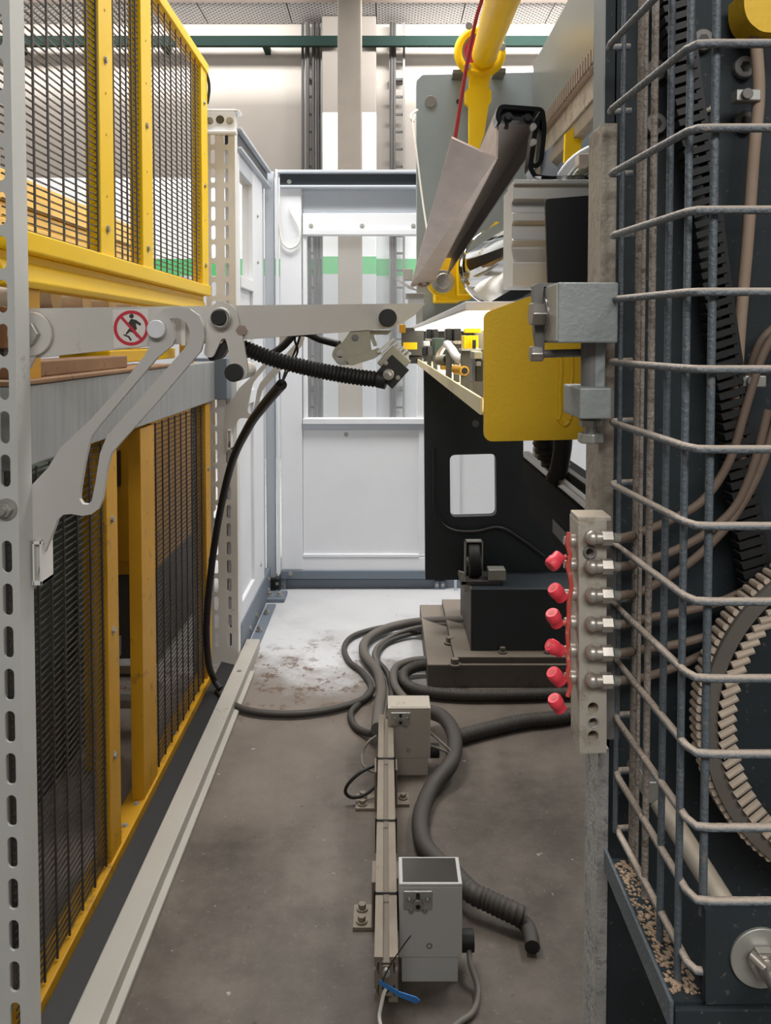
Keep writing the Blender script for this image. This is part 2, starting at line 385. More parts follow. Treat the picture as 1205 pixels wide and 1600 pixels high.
def rounded(pts, r, n=5):
    """2-D polygon with its corners rounded; r a number or one per corner"""
    out = []; m = len(pts)
    for i in range(m):
        p = Vector(pts[i]); a = Vector(pts[i-1]); b = Vector(pts[(i+1) % m])
        rr = r[i] if hasattr(r, '__len__') else r
        da = (a-p); db = (b-p); k = min(rr, da.length*0.48, db.length*0.48)
        if k < 1e-6: out.append(tuple(p)); continue
        pa = p+da.normalized()*k; pb = p+db.normalized()*k
        for j in range(n+1):
            t = j/n; out.append(tuple(pa*(1-t)**2+p*2*t*(1-t)+pb*t*t))
    return out
def circle2(cx, cy, r, n=20): return [(cx+r*math.cos(2*math.pi*i/n), cy+r*math.sin(2*math.pi*i/n)) for i in range(n)]
def slot2(cx, cy, w, h, n=6):
    r = w/2; out = []
    for i in range(n+1): a = math.pi*i/n; out.append((cx+r*math.cos(a), cy+h/2-r+r*math.sin(a)))
    for i in range(n+1): a = math.pi+math.pi*i/n; out.append((cx+r*math.cos(a), cy-h/2+r+r*math.sin(a)))
    return out
def finish_mesh(me, smooth):
    me.validate(); me.update()
    if smooth:
        me.shade_smooth()
        me.set_sharp_from_angle(angle=math.radians(38))
    else: me.shade_flat()
    return me
def mk_mesh(name, mb, m):
    me = bpy.data.meshes.new(name); me.from_pydata(mb.v, [], mb.f)
    me.materials.append(m)
    return finish_mesh(me, mb.smooth)
def plate_mesh(name, outline, holes, thick, origin, ux, uy, m):
    """flat plate cut from a 2-D outline with holes; lies at origin + u*ux + v*uy and is thick along ux x uy reversed"""
    cu = bpy.data.curves.new(name, 'CURVE'); cu.dimensions = '2D'; cu.fill_mode = 'BOTH'; cu.extrude = thick/2
    for ring in [outline]+list(holes):
        sp = cu.splines.new('POLY'); sp.points.add(len(ring)-1)
        for p, (x, y) in zip(sp.points, ring): p.co = (x, y, 0, 1)
        sp.use_cyclic_u = True
    ob = bpy.data.objects.new(name, cu); COL.objects.link(ob)
    dg = bpy.context.evaluated_depsgraph_get()
    me = bpy.data.meshes.new_from_object(ob.evaluated_get(dg))
    bpy.data.objects.remove(ob); bpy.data.curves.remove(cu)
    ux = Vector(ux); uy = Vector(uy); n = ux.cross(uy).normalized(); o = Vector(origin)-n*(thick/2)
    for v in me.vertices: c = v.co.copy(); v.co = o+ux*c.x+uy*c.y+n*c.z
    me.name = name; me.materials.clear(); me.materials.append(m)
    return finish_mesh(me, False)
def front_plate(name, pxs, Y, thick, m, holes=(), rnd=0):
    """upright plate facing the camera at depth Y (front face), outline given where its corners show"""
    if rnd: pxs = rounded(pxs, rnd)
    to = lambda ring: [(P(x, y, Y).x, P(x, y, Y).z) for x, y in ring]
    # ux = +X, uy = +Z  ->  normal = -Y (towards the camera): front face at Y
    return plate_mesh(name, to(pxs), [to(h) for h in holes], thick, (0, Y, 0), (1, 0, 0), (0, 0, 1), m)

# ---------------------------------------------------------------- objects
ROOTS = []
def link(name, me, parent=None):
    o = bpy.data.objects.new(name, me); COL.objects.link(o)
    if parent is not None: o.parent = parent
    return o
def bevel(o, wdt, seg=2):
    if wdt:
        b = o.modifiers.new('bevel', 'BEVEL'); b.width = wdt; b.segments = seg; b.limit_method = 'ANGLE'; b.angle_limit = math.radians(40)
        b.harden_normals = False
    return o
def tag(o, label, cat, group=None):
    o['label'] = label; o['category'] = cat
    if group: o['group'] = group
    ROOTS.append(o); return o
def thing(name, label, cat, group=None):
    return tag(link(name, None), label, cat, group)
def part(parent, name, mb, m, bev=0, label=None, kind=None):
    me = mb if isinstance(mb, bpy.types.Mesh) else mk_mesh(name, mb, M[m])
    o = link(name, me, parent); bevel(o, bev)
    if label: o['label'] = label
    if kind: o['kind'] = kind
    return o
def piece(parent, name, me, mtx):
    o = link(name, me, parent); o.matrix_local = mtx; return o
def solo(name, mb, m, label, cat, group=None, bev=0):
    me = mb if isinstance(mb, bpy.types.Mesh) else mk_mesh(name, mb, M[m])
    o = link(name, me); bevel(o, bev); return tag(o, label, cat, group)
def struct(name, mb, m, parent=None, bev=0):
    me = mb if isinstance(mb, bpy.types.Mesh) else mk_mesh(name, mb, M[m])
    o = link(name, me, parent); bevel(o, bev)
    if parent is None: o['kind'] = 'structure'; ROOTS.append(o)
    return o
def dup(o, off, label=None, parent=None, top=True):
    c = o.copy(); COL.objects.link(c)
    if top:
        c.location = o.location+Vector(off); ROOTS.append(c)
        if label: c['label'] = label
    else: c.parent = parent
    for ch in o.children: dup(ch, (0, 0, 0), None, c, False)
    return c
def FR(mb, x0, y0, x1, y1, Y, d):
    a = P(x0, y0, Y); b = P(x1, y1, Y); return mb.box(a.x, b.x, Y, Y+d, a.z, b.z)
T = Matrix.Translation
bolt_me = {}
def bolt_mesh(r, h, m, washer=1.5):
    """hex head on a washer, axis towards -Y, seat at the origin"""
    k = (round(r, 5), round(h, 5), m)
    if k not in bolt_me:
        mb = MB(); mb.cyl((0, 0, 0), (0, -h*0.3, 0), r*washer, n=14); mb.sweep([(0, -h*0.3, 0), (0, -h, 0)], r, 6)
        bolt_me[k] = mk_mesh('bolt', mb, M[m])
    return bolt_me[k]
def bolts(parent, pts, r, h, m='steel', rot=None, name='bolt'):
    for p in pts: piece(parent, name, bolt_mesh(r, h, m), T(Vector(p)) @ (rot if rot else Matrix.Identity(4)))
RX = Matrix.Rotation(math.radians(90), 4, 'Z')     # -Y -> +X
RXN = Matrix.Rotation(math.radians(-90), 4, 'Z')   # -Y -> -X
RUP = Matrix.Rotation(math.radians(-90), 4, 'X')   # -Y -> +Z

# ================================================================ SETTING
struct('floor', MB().box(-6, 5, -2.5, 9.0, -0.1, 0), 'floor')
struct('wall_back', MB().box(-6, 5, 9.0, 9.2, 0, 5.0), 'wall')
struct('wall_left', MB().box(-6.2, -6, -2.5, 9.2, 0, 5.0), 'hallgrey')
struct('wall_right', MB().box(5, 5.2, -2.5, 9.2, 0, 5.0), 'hallgrey')
struct('wall_behind', MB().box(-6.2, 5.2, -2.7, -2.5, 0, 5.0), 'hallgrey')
ceiling = struct('ceiling', MB().box(-6.2, 5.2, -2.7, 9.2, 5.0, 5.15), 'ceil')
xs = -4.75
while xs < 2.6:                                   # soffit of perforated sheets along the wall
    part(ceiling, 'perforated_panel', MB().box(xs+0.006, xs+0.924, 8.36, 8.98, 4.835, 4.85), 'perf')
    xs += 0.93
part(ceiling, 'soffit_edge', MB().box(-5, 3, 8.24, 8.36, 4.80, 5.0), 'ledge', 0.01)
part(ceiling, 'soffit_bar', MB().box(-5, 3, 8.355, 8.375, 4.815, 4.835), 'ledge')
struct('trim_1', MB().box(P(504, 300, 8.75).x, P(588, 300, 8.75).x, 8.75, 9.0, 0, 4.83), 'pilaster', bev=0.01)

solo('concrete_column', MB().box(P(528, 300, 8.1).x, P(565, 300, 8.1).x, 8.1, 8.35, 0, 5.0), 'concrete_col',
     'bare beige concrete column running up to the ceiling behind the white guard', 'column', bev=0.012)
gr = thing('wall_rail', 'dark green steel rail crossing the hall wall under the perforated soffit', 'rail')
z0 = P(450, 73, 8.69).z; z1 = P(450, 57, 8.69).z
for a, b in ((-4.6, P(529, 65, 8.69).x), (P(564, 65, 8.69).x, 2.6)):
    part(gr, 'rail_bar', MB().box(a, b, 8.66, 8.72, z0, z1), 'green', 0.006)
for x in (-4.0, -2.4, -1.3, 0.9, 2.3):
    part(gr, 'bracket', MB().box(x-0.03, x+0.03, 8.72, 9.0, z0+0.02, z1-0.02), 'green')

def ladder(px0, px1, Y, label, n_c, dark):
    t = thing('cable_ladder', label, 'cable ladder', 'cable ladders on the hall wall')
    x0 = P(px0, 400, Y).x; x1 = P(px1, 400, Y).x
    for x in (x0, x1): part(t, 'side_rail', MB().box(x-0.012, x+0.012, Y-0.03, Y+0.03, 0.3, 4.8), 'conduit')
    rm = mk_mesh('rung', MB().box(x0, x1, Y-0.012, Y+0.012, -0.012, 0.012), M['conduit_dark'])
    z = 0.4
    while z < 4.75: piece(t, 'rung', rm, T((0, 0, z))); z += 0.19
    for i in range(n_c):
        xx = x0+(x1-x0)*(0.12+dark*i/max(1, n_c-1))
        part(t, 'cable', MB().tube([(xx, Y-0.04, 0.3), (xx+0.008, Y-0.045, 2.0), (xx-0.006, Y-0.04, 3.3), (xx, Y-0.04, 4.8)], 0.017, 8), 'conduit_dark')
    for z in (0.8, 2.6, 4.2): part(t, 'wall_bracket', MB().box(x0, x1, Y+0.02, 9.0, z-0.02, z+0.02), 'conduit')
ladder(610, 631, 8.9, 'narrow cable ladder with bare rungs on the wall right of the column', 2, 0.2)
ladder(482, 494, 8.9, 'cable ladder packed with dark conduits on the wall left of the column', 2, 0.7)
for i, px in enumerate((474, 479.5, 498.5, 504)):
    x = P(px, 300, 8.88).x
    solo('conduit', MB().tube([(x, 8.88, 0.2), (x+0.004, 8.88, 1.6), (x-0.004, 8.88, 3.2), (x, 8.88, 4.8)], 0.015 if i % 2 else 0.014, 8),
         'conduit' if i % 2 else 'conduit_dark',
         ('thin dark vertical conduit leftmost on the wall beside the cable ladder', 'grey vertical conduit touching the left side of the cable ladder',
          'thin dark vertical conduit just right of the packed cable ladder', 'grey vertical conduit on the wall edge nearest the white pilaster')[i], 'conduit', 'wall conduits')

# ---------------------------------------------------------------- white guard across the far end of the aisle
gY = 4.27
g = thing('white_guard', 'white steel guard panel with clear window closing the far end of the aisle', 'guard panel')
def gp(name, x0, y0, x1, y1, dY=0.0, d=0.05, m='white', bev=0.003, label=None):
    return part(g, name, FR(MB(), x0, y0, x1, y1, gY+dY, d), m, bev, label)
gp('top_flange', 431, 265, 700, 270, -0.03, 0.08, 'cool')
gp('top_channel', 437, 270, 700, 289, 0.0, 0.05, 'channel', label='dark recessed top channel')
gp('lower_flange', 437, 289, 700, 293, -0.03, 0.08, 'cool')
gp('stile', 437, 293, 473, 890, -0.005, 0.055)
gp('upper_sheet', 473, 293, 700, 333, 0.03, 0.01, 'cool')
gp('top_rail', 473, 333, 700, 358)
gp('top_bead', 473, 358, 700, 367, -0.012, 0.06)
gp('window_stile', 473, 367, 480, 655)
gp('window_stile', 652, 367, 668, 655)
gp('window_pane', 480, 367, 652, 655, 0.02, 0.006, 'glass', 0, 'clear window pane')
gp('sill', 473, 654, 668, 663, -0.02, 0.07)
gp('sill_lip', 473, 663, 668, 671, -0.005, 0.05, 'cool')
gp('lower_sheet', 473, 671, 655, 866, 0.012, 0.02)
gp('lower_stile', 655, 671, 668, 866)
gp('lower_bead', 473, 866, 655, 871, -0.004, 0.03)
gp('bottom_rail', 437, 871, 668, 892)
gp('kick_rail', 438, 892, 700, 905, -0.012, 0.06, 'cool_mid')
gp('base_channel', 447, 905, 760, 932, 0.02, 0.03, 'cool_mid')
gp('base_end', 438, 905, 447, 932, -0.005, 0.05, 'cool_mid')
gp('base_lip', 436, 931, 760, 941, -0.03, 0.08, 'cool')
bolts(g, [P(x, 353, gY-0.001) for x in (486, 566, 646)]+[P(541, 679, gY+0.011), P(452, 284, gY), P(454, 896, gY-0.013)], 0.008, 0.008, 'steel_dull')
for x in (683, 692):
    gp('joint_plate', x-4, 908, x+4, 931, 0.0, 0.02, 'cool_mid')
    bolts(g, [P(x, y, gY-0.001) for y in (914, 925)], 0.006, 0.004)
bolts(g, [P(442, y, gY-0.006) for y in (912, 924)], 0.006, 0.004)
gp('support_leg', 710, 905, 714, 942, -0.02, 0.02, 'cool')
cab = MB().tube([P(435, 318, gY-0.03), P(436, 350, gY-0.025), P(441, 378, gY-0.02), P(453, 388, gY-0.02), P(466, 380, gY-0.02), P(468, 360, gY-0.02), P(460, 342, gY-0.02), P(454, 330, gY-0.015), P(454, 321, gY-0.01)], 0.006, 8)
ct = solo('door_sensor_cable', cab, 'cord', 'thin cream cable looping down the white guard stile', 'cable')

g2 = thing('white_guard', 'plain white guard sheet behind the dark press side frame', 'guard panel')
x0 = P(676, 800, gY).x
part(g2, 'sheet', MB().box(x0, 1.7, gY+0.10, gY+0.12, 0.16, 2.24), 'white')
part(g2, 'bottom_rail', MB().box(x0, 1.7, gY+0.08, gY+0.13, 0.06, 0.16), 'cool_mid', 0.003)
part(g2, 'foot', MB().box(0.7, 0.76, gY+0.08, gY+0.13, 0, 0.06), 'cool_mid'); part(g2, 'foot', MB().box(1.6, 1.66, gY+0.08, gY+0.13, 0, 0.06), 'cool_mid')
xm = P(721, 760, gY).x
part(g2, 'joint_strip', MB().box(xm-0.04, xm, gY+0.08, gY+0.10, 0.16, 2.24), 'white', 0.004)

# ---------------------------------------------------------------- white guard along the left of the aisle, behind the far upright
sg = thing('side_guard', 'white steel side guard with window running back from the far slotted upright', 'guard panel')
gx = -0.615
def sp(name, Y0, Y1, z0, z1, dx=0.0, d=0.05, m='white', bev=0.003, label=None):
    return part(sg, name, MB().box(gx-dx-d, gx-dx, Y0, Y1, z0, z1), m, bev, label)
sp('top_flange', 3.34, 4.2, 2.213, 2.226, -0.02, 0.08, 'cool')
sp('top_channel', 3.34, 4.2, 2.146, 2.213, 0.0, 0.05, 'channel', label='dark recessed top channel')
sp('lower_flange', 3.34, 4.2, 2.134, 2.146, -0.02, 0.08, 'cool')
sp('stile', 3.73, 4.02, 0.14, 2.134, 0, 0.05)
sp('stile', 3.34, 3.40, 0.14, 2.134, 0, 0.05)
sp('window_pane', 3.40, 3.73, 1.62, 2.06, 0.02, 0.006, 'glass', 0, 'clear window pane')
sp('window_rail', 3.40, 3.73, 2.06, 2.134, 0.0, 0.05, 'cool')
sp('window_rail', 3.40, 3.73, 1.57, 1.62, -0.005, 0.05)
sp('middle_sheet', 3.40, 3.73, 1.12, 1.57, 0.015, 0.02)
sp('middle_rail', 3.40, 3.73, 1.06, 1.12, -0.006, 0.05)
sp('lower_sheet', 3.40, 3.73, 0.22, 1.06, 0.015, 0.02)
sp('bottom_rail', 3.40, 3.73, 0.14, 0.22, 0.0, 0.05)
sp('recess', 4.02, 4.2, 0.14, 2.134, 0.02, 0.02, 'cool')
sp('kick_rail', 3.34, 4.2, 0.0, 0.14, -0.006, 0.05, 'cool_mid')
bolts(sg, [(gx, Y, z) for Y, z in ((3.86, 1.94), (3.86, 1.72), (3.90, 0.24))], 0.007, 0.007, 'steel_dull', RX)
bolts(sg, [(gx+0.006, Y, z) for Y, z in ((4.13, 0.10), (4.13, 0.04), (3.55, 0.05), (3.72, 0.05))], 0.01, 0.008, 'steel', RX)
cp = thing('guard_corner_post', 'grey corner post with a white edge joining the two white guards', 'post')
part(cp, 'post', FR(MB(), 413, 268, 431, 905, 4.22, 0.04), 'cool', 0.003)
part(cp, 'edge_strip', FR(MB(), 430, 264, 436, 900, 4.19, 0.07), 'white', 0.002)
part(cp, 'foot', FR(MB(), 413, 905, 436, 932, 4.19, 0.1), 'black', 0.002)
bolts(cp, [P(x, y, 4.19) for x in (416, 433) for y in (912, 924)], 0.006, 0.005)
fp = MB(); a = P(416, 934, 4.1)
fp.box(a.x-0.03, a.x+0.10, 4.05, 4.19, 0, 0.02)
part(cp, 'foot_plate', fp, 'cool_mid', 0.003)
bolts(cp, [(a.x+0.02, 4.10, 0.02), (a.x+0.07, 4.10, 0.02)], 0.012, 0.02, 'steel_dull', RUP)
# floor angle in front of the side guard
fa = thing('floor_angle', 'grey floor angle with anchor bolts at the foot of the side guard', 'floor angle')
part(fa, 'angle', MB().box(-0.60, -0.555, 3.36, 4.0, 0, 0.012), 'cool_mid', 0.002)
bolts(fa, [(-0.578, y, 0.012) for y in (3.45, 3.62, 3.85)], 0.011, 0.022, 'steel', RUP)

# ================================================================ LEFT SIDE
def upright(name, x0, x1, Y, ztop, label, skip=(), zs=None, m='post', cols=(0.25, 0.70)):
    t = thing(name, label, 'post', 'slotted uprights')
    wd = x1-x0; hs = []
    for zc in zs:
        for k, cxx in enumerate(cols):
            if (round(zc, 3), k) in skip: continue
            hs.append(slot2(x0+wd*cxx, zc, 0.018, 0.058))
    part(t, 'web', plate_mesh('web', [(x0, 0), (x1, 0), (x1, ztop), (x0, ztop)], hs, 0.005, (0, Y, 0), (1, 0, 0), (0, 0, 1), M[m]), None)
    part(t, 'flange', MB().box(x1-0.005, x1, Y+0.005, Y+0.055, 0, ztop), m)
    part(t, 'flange', MB().box(x0, x0+0.005, Y+0.005, Y+0.055, 0, ztop), m)
    return t
# near upright (left edge of the view)
nY = 1.40
nx1 = P(29, 800, nY).x; nx0 = nx1-0.126
zb = P(12, 937, nY).z
up = upright('slotted_upright', nx0, nx1, nY, 2.42, 'light grey slotted steel upright standing nearest on the left, hook bolted on',
             cols=(0.35, 0.825), zs=[zb+0.0765*k for k in range(-11, 26) if k != 2 and 0.08 < zb+0.0765*k < 2.36])
pb = P(11, 795, nY)
part(up, 'washer', MB().cyl(pb, pb+Vector((0, -0.005, 0)), 0.019, n=24), 'steel_dull')
part(up, 'bolt', MB().hexa(pb+Vector((0, -0.005, 0)), pb+Vector((0, -0.016, 0)), 0.0135), 'steel_dull', 0.001)
part(up, 'thread', MB().cyl(pb+Vector((0, -0.016, 0)), pb+Vector((0, -0.026, 0)), 0.007), 'steel_dull')
part(up, 'foot_plate', MB().box(nx0-0.03, nx1+0.03, nY-0.06, nY+0.055, 0, 0.012), 'post', 0.002)
# far upright
fY = 3.28
fx0 = P(323, 500, fY).x; fx1 = P(369, 500, fY).x
fz = P(340, 215, fY).z
fu = upright('slotted_upright', fx0, fx1, fY, P(340, 170, fY).z, 'white slotted steel upright with bolted cap plate at the end of the fence',
             zs=[fz-0.0765*k for k in range(0, 28)], m='white_dirty')
a = P(322, 172, fY-0.03); b = P(369, 204, fY-0.03)
cpm = MB().box(fx0-0.004, fx1+0.004, fY-0.012, fY-0.001, b.z, a.z)
cpm.box(fx0-0.010, fx1+0.012, fY-0.03, fY-0.001, b.z-0.012, b.z); cpm.box(fx0-0.004, fx1+0.02, fY-0.012, fY+0.06, a.z, a.z+0.008)
part(fu, 'cap_plate', cpm, 'white', 0.002)
bolts(fu, [P(328, 189, fY-0.0121), P(359, 189, fY-0.0121)], 0.010, 0.012, 'steel')
h = P(344, 187, fY-0.012); part(fu, 'plug', MB().cyl(h, h+Vector((0, -0.002, 0)), 0.017), 'tint')

FX = -0.69                                     # plane of the yellow fences
def Yf(px): return -FX*F/(CX-px)*1.0
def wiremesh(t, Y0, Y1, z0, z1, m, vs, pitch=0.0150, r=0.0014, rv=0.0026, slack=0.0):
    hz = MB(); z = z0+pitch/2; n = 0
    while z < z1:
        hz.obox((FX-0.004, (Y0+Y1)/2, z), (r, 0, 0), (0, (Y1-Y0)/2, 0), (0, 0, r)); z += pitch
    part(t, 'cross_wires', hz, m, kind='stuff')
    vm = mk_mesh('upright_wire', MB().sweep([(0, 0, z0), (0, 0, z1)], rv, 6), M[m])
    for y in vs: piece(t, 'upright_wire', vm, T((FX+0.001, y, 0)))
def post_c(t, Y0, Y1, z0, z1, m, rz=(), small=()):
    mb = MB().prism([(FX-0.03, Y0, z0), (FX+0.006, Y0, z0), (FX+0.006, Y1, z0), (FX-0.03, Y1, z0), (FX-0.03, Y1-0.004, z0), (FX+0.001, Y1-0.004, z0), (FX+0.001, Y0+0.004, z0), (FX-0.03, Y0+0.004, z0)], (0, 0, z1-z0))
    p = part(t, 'post', mb, m, 0.0015)
    bolts(t, [(FX+0.006, (Y0*0.55+Y1*0.45), z) for z in rz], 0.007, 0.006, 'steel', RX, 'rivet')
    hm = MB().cyl((0, 0, 0), (0.0012, 0, 0), 0.0035, n=8)
    if small:
        me = mk_mesh('hole_plug', hm, M['yellow_old'])
        for z in small: piece(t, 'hole_plug', me, T((FX+0.006, (Y0*0.55+Y1*0.45), z)))
# upper fence
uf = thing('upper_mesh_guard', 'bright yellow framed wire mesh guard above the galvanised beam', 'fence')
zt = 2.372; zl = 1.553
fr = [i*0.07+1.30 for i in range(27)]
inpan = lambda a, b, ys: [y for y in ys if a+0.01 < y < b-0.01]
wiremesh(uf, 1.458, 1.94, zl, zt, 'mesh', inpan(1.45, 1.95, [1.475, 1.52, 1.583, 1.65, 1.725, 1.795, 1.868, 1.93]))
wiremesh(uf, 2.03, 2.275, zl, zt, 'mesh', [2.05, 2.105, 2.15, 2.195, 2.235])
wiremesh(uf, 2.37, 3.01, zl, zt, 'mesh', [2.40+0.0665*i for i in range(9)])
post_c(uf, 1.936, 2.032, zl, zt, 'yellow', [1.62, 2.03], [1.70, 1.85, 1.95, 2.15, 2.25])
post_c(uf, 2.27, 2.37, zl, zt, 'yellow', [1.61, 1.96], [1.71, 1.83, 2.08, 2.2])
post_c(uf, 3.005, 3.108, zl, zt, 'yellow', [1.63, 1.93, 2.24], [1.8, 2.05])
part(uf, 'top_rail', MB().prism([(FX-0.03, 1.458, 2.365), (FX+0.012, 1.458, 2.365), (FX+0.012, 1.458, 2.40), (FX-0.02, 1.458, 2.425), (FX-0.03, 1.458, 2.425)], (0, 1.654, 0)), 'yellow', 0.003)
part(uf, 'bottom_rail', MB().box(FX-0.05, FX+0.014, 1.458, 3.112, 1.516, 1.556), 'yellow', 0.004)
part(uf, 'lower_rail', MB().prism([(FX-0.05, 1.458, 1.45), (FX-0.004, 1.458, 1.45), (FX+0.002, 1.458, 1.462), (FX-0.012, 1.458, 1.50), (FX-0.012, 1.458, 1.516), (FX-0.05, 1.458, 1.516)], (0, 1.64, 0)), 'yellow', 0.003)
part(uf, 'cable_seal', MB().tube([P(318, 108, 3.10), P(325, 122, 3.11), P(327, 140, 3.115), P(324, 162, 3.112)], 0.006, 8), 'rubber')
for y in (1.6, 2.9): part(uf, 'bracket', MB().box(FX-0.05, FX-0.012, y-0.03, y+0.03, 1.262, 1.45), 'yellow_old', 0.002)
# lower fence
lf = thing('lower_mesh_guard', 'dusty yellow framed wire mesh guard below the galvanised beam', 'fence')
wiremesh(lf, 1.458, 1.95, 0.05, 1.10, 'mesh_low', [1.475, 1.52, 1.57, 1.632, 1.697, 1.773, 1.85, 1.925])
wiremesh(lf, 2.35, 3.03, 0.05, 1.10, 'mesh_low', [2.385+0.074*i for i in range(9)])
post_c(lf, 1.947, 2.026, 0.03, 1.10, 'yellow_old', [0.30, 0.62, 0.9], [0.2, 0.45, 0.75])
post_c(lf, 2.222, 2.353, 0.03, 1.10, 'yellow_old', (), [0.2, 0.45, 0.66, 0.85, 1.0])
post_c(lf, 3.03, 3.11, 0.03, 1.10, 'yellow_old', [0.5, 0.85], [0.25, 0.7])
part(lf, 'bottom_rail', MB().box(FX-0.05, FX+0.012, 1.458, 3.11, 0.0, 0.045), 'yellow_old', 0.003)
bolts(lf, [(FX-0.01, y, 0.045) for y in (1.55, 2.1, 2.2, 2.6, 2.9)], 0.006, 0.005, 'steel_dull', RUP, 'rivet')
# dark skirting and the white rail on the floor
solo('rubber_strip', MB().prism([(FX+0.014, 1.46, 0), (FX+0.077, 1.46, 0), (FX+0.077, 1.46, 0.006), (FX+0.014, 1.46, 0.022)], (0, 1.79, 0)), 'rubber', 'flat black rubber strip lying between the yellow fence and the white floor rail', 'strip')
fl = thing('floor_rail', 'long scuffed white steel rail lying along the left of the aisle', 'rail')
part(fl, 'channel', MB().box(-0.606, -0.547, 1.0, 3.44, 0, 0.045), 'rail', 0.004)
part(fl, 'side_lip', MB().box(-0.547, -0.528, 1.0, 3.18, 0, 0.014), 'rail', 0.003)
bolts(fl, [(-0.575, y, 0.045) for y in (3.1,)], 0.007, 0.004, 'steel_dull', RUP)

# galvanised beam between the fences with its dusty ledge
gb = thing('galvanised_beam', 'streaked grey galvanised beam between the upper and lower yellow fences', 'beam')
part(gb, 'beam_web', MB().box(FX-0.07, FX+0.012, 1.458, 3.17, 1.108, 1.262), 'galv', 0.003)
part(gb, 'beam_end', MB().box(FX-0.08, FX+0.06, 3.17, 3.26, 1.11, 1.275), 'cool_mid', 0.003)
part(gb, 'dust_board', MB().box(FX-0.11, FX+0.016, 1.458, 2.55, 1.263, 1.272), 'dirt_board', 0.002, label='brown dusty board on top')
part(gb, 'wood_strip', MB().box(FX-0.10, FX-0.02, 1.55, 2.2, 1.272, 1.305), 'dirt_board', 0.003)
part(gb, 'post_leg', MB().box(FX-0.07, FX-0.035, 1.46, 1.51, 0, 1.108), 'galv')
part(gb, 'post_leg', MB().box(FX-0.07, FX-0.035, 3.11, 3.16, 0, 1.108), 'galv')

# what stands behind the fences: conveyor with rollers, timber stack, machine body
cv = thing('roller_conveyor', 'roller conveyor with cream rollers behind the yellow fence', 'conveyor')
for x in (-0.84, -2.1): part(cv, 'side_beam', MB().box(x-0.03, x+0.03, 1.7, 4.4, 1.33, 1.42), 'dirt_board', 0.003)
for x in (-0.85, -2.1):
    for y in (1.75, 4.3): part(cv, 'leg', MB().box(x-0.03, x+0.03, y-0.03, y+0.03, 0, 1.33), 'conduit_dark')
rm = mk_mesh('roller', MB().cyl((-2.07, 0, 0), (-0.80, 0, 0), 0.032), M['cream'])
for i in range(13): piece(cv, 'roller', rm, T((0, 1.95+i*0.2, 1.45)))
ts = []
for k in range(8):
    z = 1.484+k*0.056
    o = solo('timber_board', MB().box(-2.0-0.02*(k % 3), -1.28-0.012*(k % 2), 2.45+0.02*(k % 4), 4.28-0.03*(k % 3), z, z+0.05), 'wood' if k not in (2, 3) else 'wood_dark',
         'timber board', 'board', 'timber stack behind the upper mesh guard', bev=0.003)
    o['label'] = ('lowest board of the timber stack resting on the cream rollers', 'second lowest board of the timber stack on the rollers', 'dark board third from the bottom of the timber stack',
                  'dark board fourth from the bottom of the timber stack', 'pale board just above the two dark ones in the timber stack', 'pale board third from the top of the timber stack',
                  'pale board just under the topmost of the timber stack', 'topmost pale board of the timber stack behind the mesh')[k]
yc = thing('yellow_stand', 'yellow steel stand behind the galvanised beam and hook', 'stand')
part(yc, 'column', MB().box(-0.94, -0.86, 2.45, 2.55, 0, 1.28), 'yellow_old', 0.004)
part(yc, 'head_plate', MB().box(-0.92, -0.775, 2.25, 2.95, 1.28, 1.318), 'yellow', 0.004)
yb = thing('yellow_cabinet', 'dusty yellow cabinet seen through the rear part of the lower mesh', 'cabinet')
part(yb, 'body', MB().box(-1.75, -0.92, 3.12, 4.32, 0.42, 1.2), 'yellow_old', 0.01)
part(yb, 'plinth', MB().box(-1.7, -0.95, 3.15, 4.3, 0, 0.42), 'conduit_dark', 0.004)
part(yb, 'door', MB().box(-1.7, -0.97, 3.10, 3.12, 0.48, 1.14), 'yellow_old', 0.004)
part(yb, 'handle', MB().box(-1.06, -1.03, 3.07, 3.10, 0.78, 0.92), 'black', 0.004)
mb_ = thing('drive_unit', 'dark green drive unit on rails low behind the front mesh panel', 'machine')
part(mb_, 'housing', MB().box(-1.9, -0.98, 1.9, 2.6, 0.34, 0.98), 'machine_green', 0.02)
part(mb_, 'side_cover', MB().box(-0.98, -0.965, 2.0, 2.5, 0.42, 0.9), 'machine_green', 0.004)
for z in (0.10, 0.22): part(mb_, 'rail', MB().box(-2.2, -0.80, 2.66, 2.72, z, z+0.03), 'galv', 0.003)
for x in (-1.8, -1.05): part(mb_, 'foot', MB().box(x-0.05, x+0.05, 2.0, 2.7, 0, 0.34), 'conduit_dark', 0.004)
part(mb_, 'clamp', MB().box(-1.02, -0.92, 2.63, 2.75, 0.25, 0.32), 'conduit', 0.004)
part(mb_, 'bolt', MB().hexa((-0.97, 2.69, 0.32), (-0.97, 2.69, 0.36), 0.02), 'conduit')

# ---------------------------------------------------------------- barrier arm, hooks, hose
aY = 1.50
ba = thing('safety_barrier', 'long scuffed white barrier arm reaching across the aisle from the near upright', 'barrier')
part(ba, 'arm', front_plate('arm', [(38, 482), (380, 477), (665, 474), (648, 493), (632, 503), (610, 513), (375, 531), (240, 540), (46, 560)], aY, 0.035, M['arm']), None, 0.002)
pv = P(50, 522, aY)
part(ba, 'pivot_disc', MB().cyl(pv, pv+Vector((0, -0.012, 0)), 0.042, n=28), 'arm', 0.002)
part(ba, 'pivot_nut', MB().hexa(pv+Vector((0, -0.012, 0)), pv+Vector((0, -0.028, 0)), 0.022), 'steel_dull', 0.001)
part(ba, 'pivot_link', front_plate('pivot_link', rounded([(30, 505), (64, 505), (66, 535), (44, 580), (30, 580)], 8), aY-0.008, 0.007, M['arm']), None)
pin = P(258, 515, aY)
